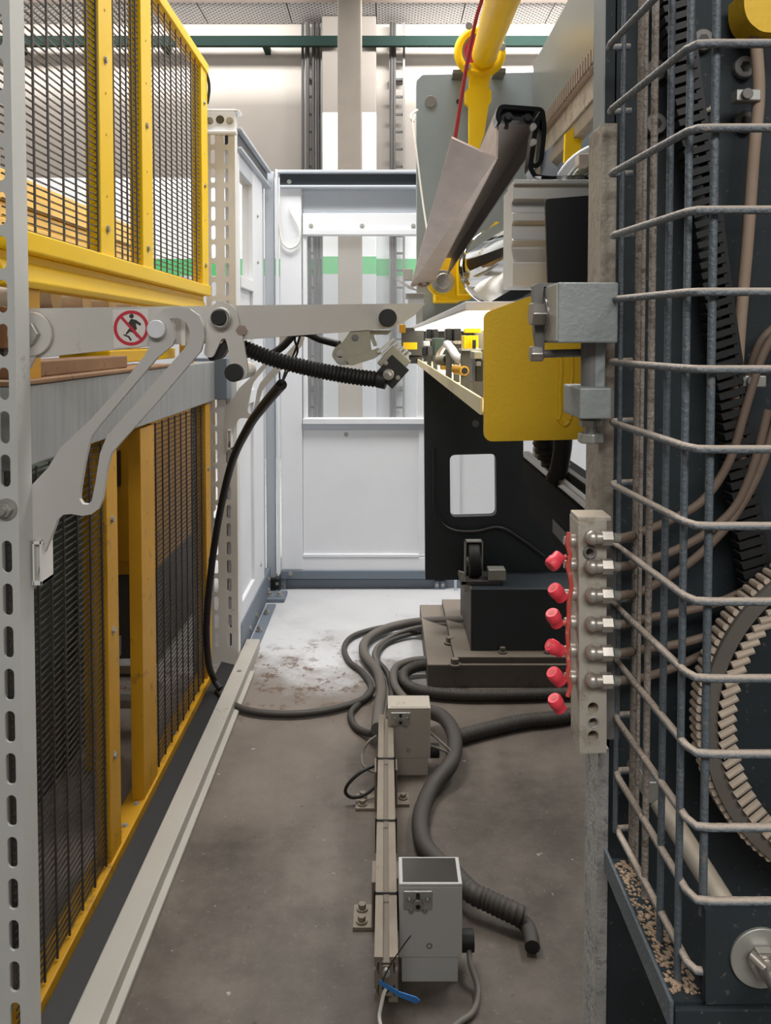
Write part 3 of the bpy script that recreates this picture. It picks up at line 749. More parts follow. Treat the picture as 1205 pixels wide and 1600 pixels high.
part(ba, 'catch_pin', MB().cyl(pin+Vector((0, 0.0, 0)), pin+Vector((0, -0.062, 0)), 0.0165, n=28), 'white', 0.0015)
part(ba, 'scale_strip', front_plate('scale_strip', [(283, 498), (290, 498), (290, 540), (283, 540)], aY-0.004, 0.003, M['white_sign']), None)
lk = part(ba, 'link', front_plate('link', rounded([(346, 470), (368, 480), (378, 520), (388, 578), (384, 592), (366, 597), (360, 585), (357, 545), (352, 528), (346, 530), (332, 560), (318, 556), (322, 530), (322, 498), (328, 478)], 9), aY-0.012, 0.010, M['arm']), None, 0.0015)
for x, y, r in ((345, 497, 12), (368, 582, 14), (606, 497, 14)):
    c = P(x, y, aY-0.012)
    rr = r*aY/F
    tb = part(ba, 'tube', MB().cyl(c+Vector((0, 0.14, 0)), c+Vector((0, -0.014, 0)), rr*1.18, n=28) if x == 345 else MB().cyl(c+Vector((0, 0.14, 0)), c+Vector((0, -0.004, 0)), rr*0.96, n=28), 'arm')
    part(tb, 'end_plug', MB().cyl(c+Vector((0, -0.003, 0)), c+Vector((0, -0.020, 0)), rr, n=28), 'rubber', 0.0015, label='black plastic end plug')
ho = MB().torus(P(345, 497, aY-0.027), (0, 1, 0), 0.0165, 0.003, 28, 8); part(ba, 'collar', ho, 'steel_dull')
nb = P(379, 516, aY); part(ba, 'rusty_nut', MB().hexa(nb, nb+Vector((0, -0.014, 0)), 0.010), 'brown')
part(ba, 'stop_pad', front_plate('stop_pad', rounded([(318, 545), (342, 540), (352, 530), (358, 540), (346, 560), (328, 565)], 5), aY+0.002, 0.03, M['rubber']), None)
# no-stepping sign
sY = aY-0.0012
sg_ = thing('prohibition_sign', 'square white sticker with a red crossed ring and stepping figure on the arm', 'sign')
part(sg_, 'backing', front_plate('backing', [(176, 484), (231, 482), (232, 541), (178, 544)], sY, 0.0008, M['white_sign']), None)
cs = (205, 512.5)
part(sg_, 'figure', front_plate('figure', [(200, 505), (205, 498), (213, 500), (221, 506), (219, 509), (212, 505), (214, 514), (210, 518), (216, 522), (219, 529), (214, 527), (208, 520), (203, 518), (200, 521), (196, 524), (197, 520), (202, 513), (203, 507)], sY-0.0006, 0.0004, M['black_sign']), None)
part(sg_, 'figure_head', front_plate('figure_head', circle2(205.5, 494, 3.6, 14), sY-0.0006, 0.0004, M['black_sign']), None)
part(sg_, 'figure_steps', front_plate('figure_steps', [(193, 522), (202, 525), (206, 531), (204, 533), (200, 527), (193, 524)], sY-0.0006, 0.0004, M['black_sign']), None)
part(sg_, 'ring', front_plate('ring', circle2(*cs, 27.5, 40), sY-0.0010, 0.0004, M['red_sign'], [circle2(*cs, 22.5, 40)]), None)
c45 = math.radians(45); dx, dy = math.cos(c45)*23.5, math.sin(c45)*23.5; ex, ey = math.sin(c45)*2.5, math.cos(c45)*2.5
part(sg_, 'slash', front_plate('slash', [(cs[0]-dx-ex+2, cs[1]-dy+ey), (cs[0]-dx+ex+1, cs[1]-dy-ey), (cs[0]+dx+ex-2, cs[1]+dy-ey), (cs[0]+dx-ex-1, cs[1]+dy+ey)], sY-0.0011, 0.0004, M['red_sign']), None)

def zz(l): return [(x/2.869, 440+y/2.869) for x, y in l]
hook_o = zz([(130, 925), (215, 835), (270, 745), (400, 625), (530, 480), (650, 330), (668, 290), (668, 215), (688, 160), (735, 122), (790, 112), (850, 122), (890, 150), (912, 200), (915, 255), (900, 310), (870, 345), (700, 545), (560, 700), (498, 770), (474, 860), (457, 980), (440, 1020), (410, 1043), (370, 1050), (320, 1042), (282, 1045), (257, 1068), (238, 1120), (205, 1200), (172, 1290), (150, 1380), (120, 1400), (118, 1100)])
hook_h = zz([(762, 166), (800, 163), (835, 185), (852, 225), (848, 265), (825, 302), (650, 500), (480, 690), (448, 770), (428, 900), (412, 980), (395, 1000), (370, 998), (355, 975), (358, 940), (378, 820), (395, 735), (412, 690), (450, 640), (560, 510), (700, 345), (772, 285), (784, 258), (778, 200)])
hk = thing('barrier_hook', 'large grey steel hook bracket on the near upright catching the arm pin', 'hook', 'barrier hooks')
hY = aY-0.045
part(hk, 'hook_plate', front_plate('hook_plate', hook_o, hY, 0.012, M['hook'], [hook_h]), None, 0.0015)
a = P(50, 850, hY)
bk = MB(); b = P(66, 915, hY)
for q in ((50, 846, 66, 851), (50, 908, 66, 915), (50, 846, 54, 915), (61, 846, 66, 915)): FR(bk, *q, hY-0.012, 0.05)
part(hk, 'bracket_box', bk, 'white_dirty', 0.001)
hk2 = dup(hk, (0, fY-0.035-hY, 0), 'smaller-looking grey hook bracket mounted on the far white upright')
# ---------------------------------------------------------------- valve bracket, connector and hoses under the arm
cb = thing('swivel_bracket', 'olive grey cast swivel bracket hanging under the tip of the arm', 'bracket')
part(cb, 'side_plate', front_plate('side_plate', rounded([(548, 516), (578, 515), (580, 545), (588, 560), (540, 571), (528, 570), (518, 556), (522, 544), (536, 534)], 5), aY+0.004, 0.012, M['cast']), None, 0.001)
part(cb, 'rib', front_plate('rib', rounded([(574, 516), (612, 516), (606, 523), (584, 523), (590, 540), (584, 542)], 3), aY+0.016, 0.02, M['cast']), None, 0.001)
part(cb, 'clamp_bar', front_plate('clamp_bar', rounded([(548, 572), (540, 562), (574, 550), (592, 543), (596, 552), (586, 560)], 3), aY-0.004, 0.018, M['cast']), None, 0.001)
bolts(cb, [P(555, 528, aY+0.004)], 0.0045, 0.004, 'conduit'); bolts(cb, [P(x, y, aY+0.004) for x, y in ((532, 553), (531, 563))], 0.005, 0.004)
sl = thing('sensor_head', 'black square sensor head with ribbed pale housing tilted below the arm tip', 'sensor')
def rot_box(mb, cx, cy, hw, hh, ang, Y, d):
    a = math.radians(ang); c, s_ = math.cos(a), math.sin(a)
    pts = [P(cx+x*c-y*s_, cy+x*s_+y*c, Y) for x, y in ((-hw, -hh), (hw, -hh), (hw, hh), (-hw, hh))]
    return mb.prism(pts, (0, d, 0))
part(sl, 'front_plate', rot_box(MB(), 613, 581, 18, 20, 42, aY-0.02, 0.008), 'black', 0.001)
part(sl, 'body', rot_box(MB(), 616, 566, 19, 19, 42, aY-0.012, 0.05), 'cast', 0.002)
for i in range(6):
    mbx = MB(); rot_box(mbx, 626-i*5.2+3, 548-i*4.4+14, 2.0, 17, 42+90-42-40, aY-0.010, 0.06)
    part(sl, 'cooling_fin', mbx, 'alu', 0.0006)
gl = P(607, 585, aY-0.02)
part(sl, 'gland', MB().cyl(gl, gl+Vector((0, -0.014, 0)), 0.0105), 'steel', 0.001)
part(sl, 'gland_nut', MB().hexa(gl+Vector((0, -0.014, 0)), gl+Vector((-0.003, -0.024, -0.002)), 0.0065), 'steel_dull')
bolts(sl, [P(603, 567, aY-0.0201), P(622, 590, aY-0.0201)], 0.0028, 0.003)
hs = thing('corrugated_hose', 'black corrugated hose sagging from the arm joint to the sensor head', 'hose')
hp = [P(372, 540, 1.535), P(390, 547, 1.535), P(430, 562, 1.53), (P(490, 577, 1.52)), P(550, 588, 1.50), P(601, 594, 1.485)]
part(hs, 'hose_body', MB().corr(hp, 0.0145, 0.0075, 0.10, 14), 'rubber')
part(hs, 'end_sleeve', MB().tube([P(590, 592, 1.487), P(604, 595, 1.484)], 0.0165, 14), 'rubber')
solo('black_strap_cable', MB().tube([P(420, 556, 1.56), P(440, 543, 1.56), P(452, 531, 1.56), P(462, 521, 1.56), P(480, 521, 1.56), P(500, 530, 1.56), P(530, 538, 1.54)], 0.0075, 10), 'rubber', 'smooth black cable looping behind the arm into the swivel bracket', 'cable')
bc = thing('black_cable', 'thick black cable hanging from the arm and down past the far upright', 'cable')
part(bc, 'sheath', MB().tube([P(440, 601, 1.75), P(412, 634, 1.95), P(388, 668, 2.2), P(362, 724, 2.5), P(342, 810, 2.72), P(329, 900, 2.82), P(323, 980, 2.88), P(326, 1035, 2.93), P(334, 1060, 2.98), PZ(344, 1076, 0.035)], 0.0125, 12), 'rubber')
part(bc, 'wire', MB().tube([P(440, 601, 1.75), P(452, 575, 1.65), P(465, 550, 1.57), P(461, 533, 1.56), P(462, 522, 1.56)], 0.0022, 6), 'rubber')
part(bc, 'wire', MB().tube([P(440, 601, 1.75), P(446, 580, 1.65), P(458, 556, 1.58), P(466, 535, 1.56), P(470, 521, 1.56)], 0.0022, 6), 'rubber')
part(bc, 'wire', MB().tube([P(438, 600, 1.75), P(437, 590, 1.73), P(437, 581, 1.72)], 0.0018, 6), 'rubber')

# ================================================================ FLOOR OBJECTS
# aluminium profile on feet, end face towards the camera
ar = thing('aluminium_profile', 'slotted aluminium profile standing on edge along the middle of the floor', 'profile')
ay0, ay1 = 1.50, 2.50; ax0 = P(585, 1510, ay0).x; ax1 = P(622, 1510, ay0).x; az0, az1 = 0.068, 0.158
w2 = ax1-ax0; hgt = az1-az0
sec = [(0, 0), (.4, 0), (.4, .08), (.28, .08), (.28, .14), (.72, .14), (.72, .08), (.6, .08), (.6, 0), (1, 0), (1, .20), (.86, .20), (.86, .12), (.8, .12), (.8, .38), (.86, .38), (.86, .30), (1, .30),
       (1, .70), (.86, .70), (.86, .62), (.8, .62), (.8, .88), (.86, .88), (.86, .80), (1, .80), (1, 1), (.64, 1), (.64, .93), (.74, .93), (.74, .80), (.26, .80), (.26, .93), (.36, .93), (.36, 1), (0, 1),
       (0, .80), (.14, .80), (.14, .88), (.2, .88), (.2, .62), (.14, .62), (.14, .70), (0, .70), (0, .30), (.14, .30), (.14, .38), (.2, .38), (.2, .12), (.14, .12), (.14, .20), (0, .20)]
holes = [circle2((ax0+ax1)/2, az0+hgt*q, 0.0065, 14) for q in (.26, .70)]
part(ar, 'extrusion', plate_mesh('extrusion', [(ax0+w2*x, az0+hgt*z) for x, z in sec], holes, ay1-ay0, (0, ay0, 0), (1, 0, 0), (0, 0, 1), M['alu_dirty']), None)
sc = Vector(((ax0+ax1)/2, ay0-0.001, az0+hgt*.70)); part(ar, 'groove_strip', MB().box(ax0+w2*.27, ax0+w2*.73, ay0+0.004, ay1, az0+hgt*.801, az0+hgt*.84), 'plinth', label='dark strip in the top groove'); part(ar, 'end_screw', MB().cyl(sc, sc+Vector((0, -0.008, 0)), 0.008), 'steel_dull', 0.001)  # thin brown strip laid along the floor of the top groove
for px0, py in ((552, 1440), (556, 1258)):
    q = PZ(px0, py, 0)
    y0 = q.y-0.03; xl = q.x
    ft = part(ar, 'foot_bracket', MB().prism([(xl, y0, 0), (ax0, y0, 0), (ax0, y0, 0.115), (ax0-0.010, y0, 0.115), (ax0-0.010, y0, 0.009), (xl, y0, 0.009)], (0, 0.075, 0)), 'alu_dirty', 0.001)
    for yy in (y0+0.018, y0+0.058): piece(ft, 'bolt', bolt_mesh(0.009, 0.014, 'alu_dirty'), T((xl+0.020, yy, 0.009)) @ RUP)
    rb = part(ar, 'foot_bracket', MB().prism([(ax1, y0+0.02, 0), (ax1+0.045, y0+0.02, 0), (ax1+0.045, y0+0.02, 0.009), (ax1+0.010, y0+0.02, 0.009), (ax1+0.010, y0+0.02, 0.11), (ax1, y0+0.02, 0.11)], (0, 0.06, 0)), 'alu_dirty', 0.001)
    piece(rb, 'bolt', bolt_mesh(0.009, 0.014, 'alu_dirty'), T((ax1+0.028, y0+0.05, 0.009)) @ RUP)
for py in (1186, 1283, 1397):
    q = PZ(598, py, az1); y = q.y
    solo('cable_tie', MB().tube([(ax0-0.002, y, az0+0.01), (ax0-0.002, y, az1), (ax0+0.002, y, az1+0.002), (ax1-0.002, y, az1+0.002), (ax1+0.002, y, az1), (ax1+0.002, y, az0+0.01)], 0.0022, 6, 3), 'black',
         {1186: 'black cable tie around the profile beside the far grey box', 1283: 'black cable tie around the profile midway between the two grey boxes', 1397: 'black cable tie around the profile beside the near grey box'}[py], 'cable tie', 'ties on the profile')
q = P(592, 1531, ay0-0.014); q2 = P(655, 1564, ay0-0.02)
dv = (q2-q)
bt = thing('blue_cable_tag', 'blue plastic tag strip tied on the near end of the aluminium profile', 'tag')
part(bt, 'strip', MB().prism([q, q+dv*0.5+Vector((0, 0, -0.003)), q2+Vector((-0.004, 0, 0.006)), q2+Vector((0.002, 0, 0)), q2+Vector((-0.006, 0, -0.006)), q+dv*0.5+Vector((0, 0, -0.013)), q+Vector((0.002, 0, -0.010))], (0, 0.003, 0)), 'blue', 0.0008)
part(bt, 'tie_tail', MB().tube([P(598, 1545, ay0-0.008), P(600, 1528, ay0-0.016), P(612, 1505, ay0-0.03), P(630, 1478, ay0-0.05), P(642, 1462, ay0-0.06)], 0.0012, 6), 'black')
part(bt, 'white_lead', MB().tube([P(606, 1540, ay0-0.004), P(600, 1552, ay0-0.012), P(596, 1570, ay0-0.02), P(593, 1590, ay0-0.03), P(598, 1615, ay0-0.05)], 0.0035, 8), 'cord')

# grey switch boxes
def switch_box(label, dusty):
    t = thing('switch_box', label, 'box', 'grey boxes beside the profile')
    q = PZ(622, 1537, 0); bx0 = q.x+0.004; bx1 = PZ(722, 1537, 0).x; by0 = q.y; by1 = by0+0.088; hz = P(670, 1381, by0).z
    zs = P(670, 1497, by0).z
    cxm = (bx0+bx1)/2
    part(t, 'base', MB().box(bx0+0.004, bx1-0.008, by0+0.004, by1-0.004, 0, zs), 'boxdusty' if dusty else 'boxgrey', 0.002)
    part(t, 'body', MB().box(bx0-0.002, bx1, by0, by1, zs, hz-0.006), 'boxdusty' if dusty else 'boxgrey', 0.003)
    lid = MB().box(bx0-0.002, bx1, by0, by1, hz-0.006, hz)
    l = part(t, 'lid', lid, 'boxdusty' if dusty else 'boxgrey', 0.002)
    part(l, 'window', MB().box(bx0+0.006, bx1-0.008, by0+0.006, by1-0.006, hz, hz+0.001), 'boxdusty' if dusty else 'tint')
    la = P(653, 1406, by0)
    lt = part(t, 'latch', MB().box(la.x-0.030, la.x+0.030, by0-0.006, by0, la.z-0.018, la.z+0.022), 'steel_dull', 0.002)
    part(lt, 'keyway', MB().box(la.x-0.004, la.x+0.004, by0-0.0068, by0-0.006, la.z-0.012, la.z+0.018), 'black')
    part(lt, 'cam', MB().cyl((la.x, by0-0.006, la.z-0.004), (la.x, by0-0.013, la.z-0.004), 0.011), 'steel')
    part(lt, 'cam_hole', MB().cyl((la.x, by0-0.013, la.z-0.006), (la.x, by0-0.0134, la.z-0.006), 0.005), 'black')
    for dx in (-0.018, 0.020): piece(lt, 'screw', bolt_mesh(0.004, 0.005, 'steel'), T((la.x+dx, by0-0.006, la.z+0.004)))
    for dx in (-0.016, 0.016): piece(lt, 'screw', bolt_mesh(0.004, 0.005, 'steel'), T((la.x+dx*0.9, by0-0.004, la.z-0.020)))
    kh = P(671, 1478, by0); part(t, 'keyhole_plug', MB().torus((kh.x, by0, kh.z), (0, 1, 0), 0.005, 0.0014, 16, 6), 'conduit')
    part(t, 'gland', MB().cyl((bx1-0.01, by0+0.05, 0.055), (bx1+0.030, by0+0.05, 0.055), 0.022), 'rubber', 0.002)
    return t, (bx0, bx1, by0, by1, hz)
nb1, BB = switch_box('near grey metal switch box with smoked lid and latch on the right of the profile', False)
fb1, _ = switch_box('far dusty beige switch box with latch, cables wrapping behind it', True)
d = PZ(605, 1213, 0)-PZ(622, 1537, 0)
fb1.location = (d.x, d.y, 0)
solo('grey_cable', MB().tube([(BB[1]+0.02, BB[2]+0.05, 0.055), PZ(735, 1505, 0.035), PZ(747, 1545, 0.012), PZ(740, 1580, 0.008), PZ(715, 1600, 0.008), PZ(690, 1625, 0.008)], 0.006, 10), 'grey_cable',
     'thin grey cable leaving the near box and curving along the floor', 'cable')

def fl_hose(name, pts, r, m, label, cat='hose', corr=False, group=None):
    q = [PZ(*p) if len(p) == 3 and p[2] < 1.0 else Vector(p) for p in pts]
    return solo(name, MB().corr(q, r, 0.012, 0.06, 14) if corr else MB().tube(q, r, 12), m, label, cat, group)
fl_hose('floor_hose', [(672, 1112, .05), (694, 1122, .07), (710, 1150, .08), (706, 1190, .06), (674, 1232, .03), (658, 1275, .026), (662, 1318, .026), (690, 1352, .03), (722, 1382, .04)], 0.024, 'hose_dark', 'thick dark hose curving along the floor from the far box to the near box')
fl_hose('corrugated_hose', [(704, 1360, .05), (735, 1393, .05), (762, 1407, .045), (800, 1425, .04), (822, 1436, .03)], 0.023, 'hose_dark', 'dark corrugated hose end lying on the floor right of the near box', corr=True)
fl_hose('hose_elbow', [(812, 1436, .028), (824, 1448, .022), (830, 1465, .02), (832, 1480, .018)], 0.017, 'hose_dark', 'short smooth dark hose tail bent under the corrugated hose end')
fl_hose('floor_hose', [(716, 1152, .025), (760, 1140, .025), (820, 1127, .025), (880, 1120, .025), (990, 1095, .025)], 0.024, 'hose_dark', 'thick dark hose running right across the floor from the far box', corr=True)
# cables from the pedestal gathered at the profile
fl_hose('grey_hose', [(736, 970, .13), (690, 970, .10), (640, 974, .05), (600, 984, .03), (572, 1002, .028), (570, 1024, .028), (590, 1050, .028), (596, 1080, .03), (592, 1110, .06), (590, 1140, .13)], 0.021, 'hose', 'thick light grey hose arching from the pedestal to the profile end')
fl_hose('floor_cable', [(736, 977, .12), (690, 976, .09), (640, 984, .04), (606, 998, .02), (586, 1018, .02), (592, 1046, .02), (604, 1080, .02), (600, 1110, .05), (600, 1136, .12)], 0.011, 'hose', 'thinner grey cable following just inside the thick grey hose', 'cable')
fl_hose('floor_cable', [(736, 980, .06), (680, 984, .03), (630, 994, .02), (600, 1008, .015), (590, 1030, .015), (606, 1052, .015), (612, 1090, .02), (606, 1125, .08)], 0.010, 'hose_dark', 'dark cable in the innermost bend of the pedestal bundle', 'cable')
fl_hose('floor_cable', [(640, 975, .05), (590, 982, .02), (552, 994, .015), (538, 1012, .012), (546, 1034, .012), (566, 1050, .012), (580, 1075, .012), (560, 1100, .012), (548, 1116, .012), (556, 1136, .012), (580, 1146, .03), (592, 1136, .10)], 0.012, 'hose_dark', 'dark cable looping outermost on the left of the bundle', 'cable')
fl_hose('grey_hose', [(676, 1030, .05), (640, 1034, .04), (618, 1045, .03), (616, 1068, .03), (630, 1090, .03), (650, 1110, .03)], 0.016, 'hose', 'grey hose turning short from the base block down behind the far box')
fl_hose('corrugated_hose', [(676, 1038, .05), (650, 1042, .04), (632, 1052, .03), (634, 1068, .025), (660, 1080, .025), (720, 1086, .025), (800, 1086, .025), (870, 1084, .025), (990, 1080, .025)], 0.021, 'hose_dark', 'grey corrugated hose looping from the base block and running right along its front', corr=True)
fl_hose('floor_cable', [(340, 1080, .016), (368, 1103, .016), (400, 1113, .016), (450, 1116, .016), (500, 1112, .016), (545, 1102, .016), (572, 1090, .02), (582, 1075, .03)], 0.013, 'hose_dark', 'black cable crossing the floor from under the white rail to the bundle', 'cable')
solo('thin_cable', MB().tube([P(610, 1202, 2.33), P(590, 1196, 2.30), P(565, 1206, 2.28), P(545, 1224, 2.27), P(540, 1238, 2.27), P(550, 1246, 2.27), P(570, 1242, 2.28), P(590, 1226, 2.30), P(600, 1214, 2.31)], 0.005, 8), 'rubber', 'thin dark cable loop standing out left of the profile', 'cable')
solo('thin_cable', MB().tube([P(588, 1150, 2.42), P(575, 1160, 2.40), P(566, 1178, 2.38), P(568, 1196, 2.34), P(584, 1206, 2.32), P(594, 1200, 2.31)], 0.004, 8), 'grey_cable', 'thin grey cable hugging the left side of the profile far end', 'cable')
for i, pts in enumerate(([(672, 1145, .10), (690, 1160, .10), (705, 1176, .08), (700, 1190, .06)], [(672, 1165, .09), (692, 1172, .09), (704, 1180, .07)])):
    fl_hose('thin_cable', pts, 0.004, 'grey_cable', ('upper thin cable between the far box and the thick hose', 'lower thin cable between the far box and the thick hose')[i], 'cable')

# ================================================================ PRESS: far side frame on its pedestal
pY = 3.4
fr_ = thing('press_side_frame', 'tall grey and anthracite press side frame plate at the far end', 'machine frame')
part(fr_, 'upper_plate', front_plate('upper_plate', [(660, 117), (651, 126), (652, 560), (820, 560), (990, 560), (990, 108), (830, 113)], pY-0.012, 0.07, M['frame']), None, 0.002)
low = [(662, 500), (665, 906), (900, 906), (1000, 890), (1000, 830), (935, 800), (880, 755), (818, 712), (818, 500)]
hole = rounded([(703, 711), (775, 709), (776, 806), (704, 808)], 9)
part(fr_, 'lower_plate', front_plate('lower_plate', low, pY-0.06, 0.05, M['dark'], [hole]), None, 0.002, label='anthracite lower plate with a rounded rectangular window')
for x, y, r in ((673, 159, 9), ):
    c = P(x, y, pY-0.0125); part(fr_, 'plug', MB().cyl(c, c+Vector((0, -0.004, 0)), r*pY/F), 'conduit', 0.001)
c = P(717, 159, pY-0.0125); part(fr_, 'hole_plug', MB().cyl(c, c+Vector((0, -0.002, 0)), 0.011), 'black')
bolts(fr_, [P(743, 634, pY-0.0605), P(743, 662, pY-0.0605)], 0.010, 0.012, 'conduit')
c = P(680, 592, pY-0.0605); part(fr_, 'hole_plug', MB().cyl(c, c+Vector((0, -0.002, 0)), 0.008), 'black')
solo('frame_cable', MB().tube([P(678, 700, pY-0.075), P(679, 740, pY-0.08), P(680, 790, pY-0.08), P(690, 818, pY-0.08), P(712, 830, pY-0.08), P(745, 831, pY-0.08), P(780, 825, pY-0.08), P(812, 842, pY-0.08), P(850, 870, pY-0.08)], 0.009, 8), 'rubber', 'black cable clipped along the dark press plate around its window', 'cable')
pd = thing('press_pedestal', 'dark press foot standing on a dusty two layer base block', 'pedestal')
b0 = P(668, 1083, 3.05); b1 = P(668, 1046, 3.05)
part(pd, 'base_block', MB().box(b0.x, 1.1, 3.05, 3.75, 0, 0.092), 'plinth', 0.004)
part(pd, 'base_step', MB().box(P(710, 1045, 3.06).x, 1.1, 3.06, 3.75, 0.092, 0.118), 'plinth', 0.003)
q0 = P(737, 1035, 3.12); part(pd, 'foot', MB().box(q0.x, 1.0, 3.12, 3.6, 0.118, 0.366), 'dark', 0.004, label='anthracite foot block')
part(pd, 'side_web', MB().box(q0.x-0.004, q0.x, 3.12, 3.55, 0.118, 0.366), 'plinth', 0.001)
for x, y, z in ((703, 1006, .092), (711, 1040, .092)):
    qq = PZ(x, y, z); bolts(pd, [qq], 0.016, 0.028, 'plinth', RUP)
bolts(pd, [(q0.x+0.12, 3.10, 0.118), (q0.x+0.30, 3.10, 0.118)], 0.012, 0.022, 'plinth', RUP)
ws = thing('support_wheel', 'black rubber support wheel in a steel fork above the pedestal', 'wheel')
wc = P(740, 876, 3.25)
mbw = MB().cyl(wc+Vector((-0.024, 0, 0)), wc+Vector((0.024, 0, 0)), 0.075, n=36)
part(ws, 'tyre', mbw, 'rubber', 0.008)
part(ws, 'hub', MB().cyl(wc+Vector((-0.03, 0, 0)), wc+Vector((0.03, 0, 0)), 0.026), 'steel')
fk = MB()
for sx_ in (-1, 1): fk.box(wc.x+sx_*0.034-0.003, wc.x+sx_*0.034+0.003, 3.23, 3.27, 0.385, wc.z+0.085)
fk.box(wc.x-0.037, wc.x+0.037, 3.23, 3.27, wc.z+0.079, wc.z+0.085)
part(ws, 'fork', fk, 'steel_dull', 0.001)
part(ws, 'fork_base', MB().box(wc.x-0.06, wc.x+0.10, 3.16, 3.30, 0.367, 0.385), 'conduit_dark', 0.003)
part(ws, 'clamp_block', MB().box(wc.x+0.05, wc.x+0.12, 3.16, 3.22, 0.385, 0.43), 'steel_dull', 0.004)
part(ws, 'side_bracket', front_plate('side_bracket', [(717, 893), (726, 896), (732, 925), (726, 925)], 3.16, 0.02, M['steel_dull']), None)

# ram beam running along the press
rb = thing('press_ram', 'greasy grey press ram beam running overhead towards the far frame', 'beam')
rX = 0.616
part(rb, 'ram_plate', MB().box(rX, rX+0.09, 1.4, pY-0.014, 2.20, 2.497), 'ramp', 0.004)
part(rb, 'clamp_strip', MB().box(rX-0.012, rX+0.07, 1.4, pY-0.014, 2.145, 2.20), 'brown', 0.002)
part(rb, 'tool_holder', MB().box(rX+0.005, rX+0.06, 1.4, pY-0.014, 2.07, 2.145), 'edge', 0.002)
part(rb, 'lower_strip', MB().box(rX+0.012, rX+0.05, 1.4, pY-0.014, 2.02, 2.07), 'alu_dirty', 0.002)
tm = mk_mesh('clamp_tooth', MB().box(-0.006, 0, -0.01, 0.01, -0.022, 0.022), M['brown_in'])
for i in range(60): piece(rb, 'clamp_tooth', tm, T((rX-0.012, 1.45+i*0.032, 2.172)))
part(rb, 'yellow_plate', front_plate('yellow_plate', [(884, 208), (912, 186), (908, 235), (882, 254)], 2.7, 0.02, M['yellow']), None, 0.002)

# yellow gas strut with ring bearing on top of the far frame
yr = thing('yellow_lift_strut', 'yellow tube in a ring bearing with a yellow arm on top of the far frame', 'strut')
rc = P(750, 82, pY-0.10)
part(yr, 'ring', MB().torus(rc, (0, 1, 0), 0.087, 0.019, 40, 12), 'yellow')
part(yr, 'bearing', MB().cyl(rc+Vector((-0.014, -0.01, 0.014)), rc+Vector((-0.014, 0.02, 0.014)), 0.068, n=32), 'pink')
part(yr, 'bearing_rim', MB().torus(rc+Vector((0, -0.008, 0)), (0, 1, 0), 0.07, 0.006, 32, 8), 'conduit')
tp = [P(757, 86, pY-0.14), P(785, 0, 2.35), P(808, -70, 1.85)]
tb = MB().sphere(tp[0], 0.050, 24, 12); tb.sweep(tp, 0.050, 28)
part(yr, 'tube', tb, 'yellow')
arm_px = [(716, 98), (784, 98), (770, 112), (765, 126), (764, 138), (768, 141), (768, 158), (764, 164), (757, 210), (749, 232), (733, 228), (733, 166), (727, 160), (727, 143), (733, 138), (734, 118)]
part(yr, 'arm', front_plate('arm', arm_px, pY-0.115, 0.03, M['yellow']), None, 0.003)
part(yr, 'bearing_foot', FR(MB(), 708, 108, 728, 115, pY-0.09, 0.09), 'conduit', 0.003); part(yr, 'bearing_foot', FR(MB(), 772, 106, 791, 114, pY-0.09, 0.09), 'conduit', 0.003)
bolts(yr, [P(x, y, pY-0.125) for x, y in ((733, 41), (785, 74), (731, 105))], 0.010, 0.008)
solo('red_string', MB().tube([P(818, -300, 1.42), P(763, -40, 1.38), P(744, 30, 1.38), P(728, 110, 1.36), P(711, 217, 1.33)], 0.0032, 8), 'red_cord', 'taut red cord running up from the lip of the brown steel trough', 'cord')
wc_ = thing('white_string', 'white cord tied along the left edge of the far press frame', 'cord')
part(wc_, 'strand', MB().tube([P(644, 182, pY-0.12), P(650, 230, pY-0.16), P(660, 310, 3.2), P(669, 370, 3.15)], 0.004, 6), 'cord')
part(wc_, 'knot', MB().tube([P(652, 172, pY-0.03), P(644, 178, pY-0.1), P(642, 184, pY-0.12), P(646, 190, pY-0.12), P(649, 180, pY-0.1)], 0.0055, 6), 'cord')
part(wc_, 'knot', MB().tube([P(669, 368, 3.15), P(664, 374, 3.14), P(668, 380, 3.14), P(663, 388, 3.13), P(667, 396, 3.13)], 0.006, 6), 'cord')

# brown folded steel trough
tr = thing('steel_trough', 'folded brown steel trough sloping away beside the far frame', 'trough')
nY_ = 1.30; fY_ = 3.05
near = [(706, 216), (775, 248), (777, 170), (846, 172)]
def far_of(p, drop):
    a = P(p[0], p[1], nY_); return Vector((a.x, fY_, a.z-drop))
dr = [0.075, 0.075, 0.06, 0.06]
N_ = [P(*p, nY_) for p in near]; Fv = [far_of(p, d) for p, d in zip(near, dr)]
Fv[0] = P(642, 446, fY_)
def sheet(a, b, c, d, t=0.004):
    n = (b-a).cross(d-a).normalized()*t
    return MB().prism([a, b, c, d], n)
def sheet2(a, b, c, d, off):
    off = Vector(off); vs = [a, b, c, d]; vs = vs+[v+off for v in vs]
    return MB().add(vs, [(3, 2, 1, 0), (4, 5, 6, 7), (0, 1, 5, 4), (1, 2, 6, 5), (2, 3, 7, 6), (3, 0, 4, 7)])
part(tr, 'lip_sheet', sheet2(N_[0], N_[1], Fv[1], Fv[0], (0, 0, 0.003)), 'brown')
part(tr, 'web', sheet2(N_[1], N_[2], Fv[2], Fv[1], (0.003, 0, 0)), 'brown')
part(tr, 'top_sheet', sheet2(N_[2], N_[3], Fv[3], Fv[2], (0, 0, 0.003)), 'brown_in')
R0 = P(846, 172, nY_); R1 = P(829, 237, nY_); r0 = Fv[3]; r1 = Vector((R1.x, fY_, R1.z-0.06))
part(tr, 'inner_web', sheet2(R0, R1, r1, r0, (0.003, 0, 0)), 'black', label='inner web blackened for its shade')  # shadow inside the trough leg, painted on as black
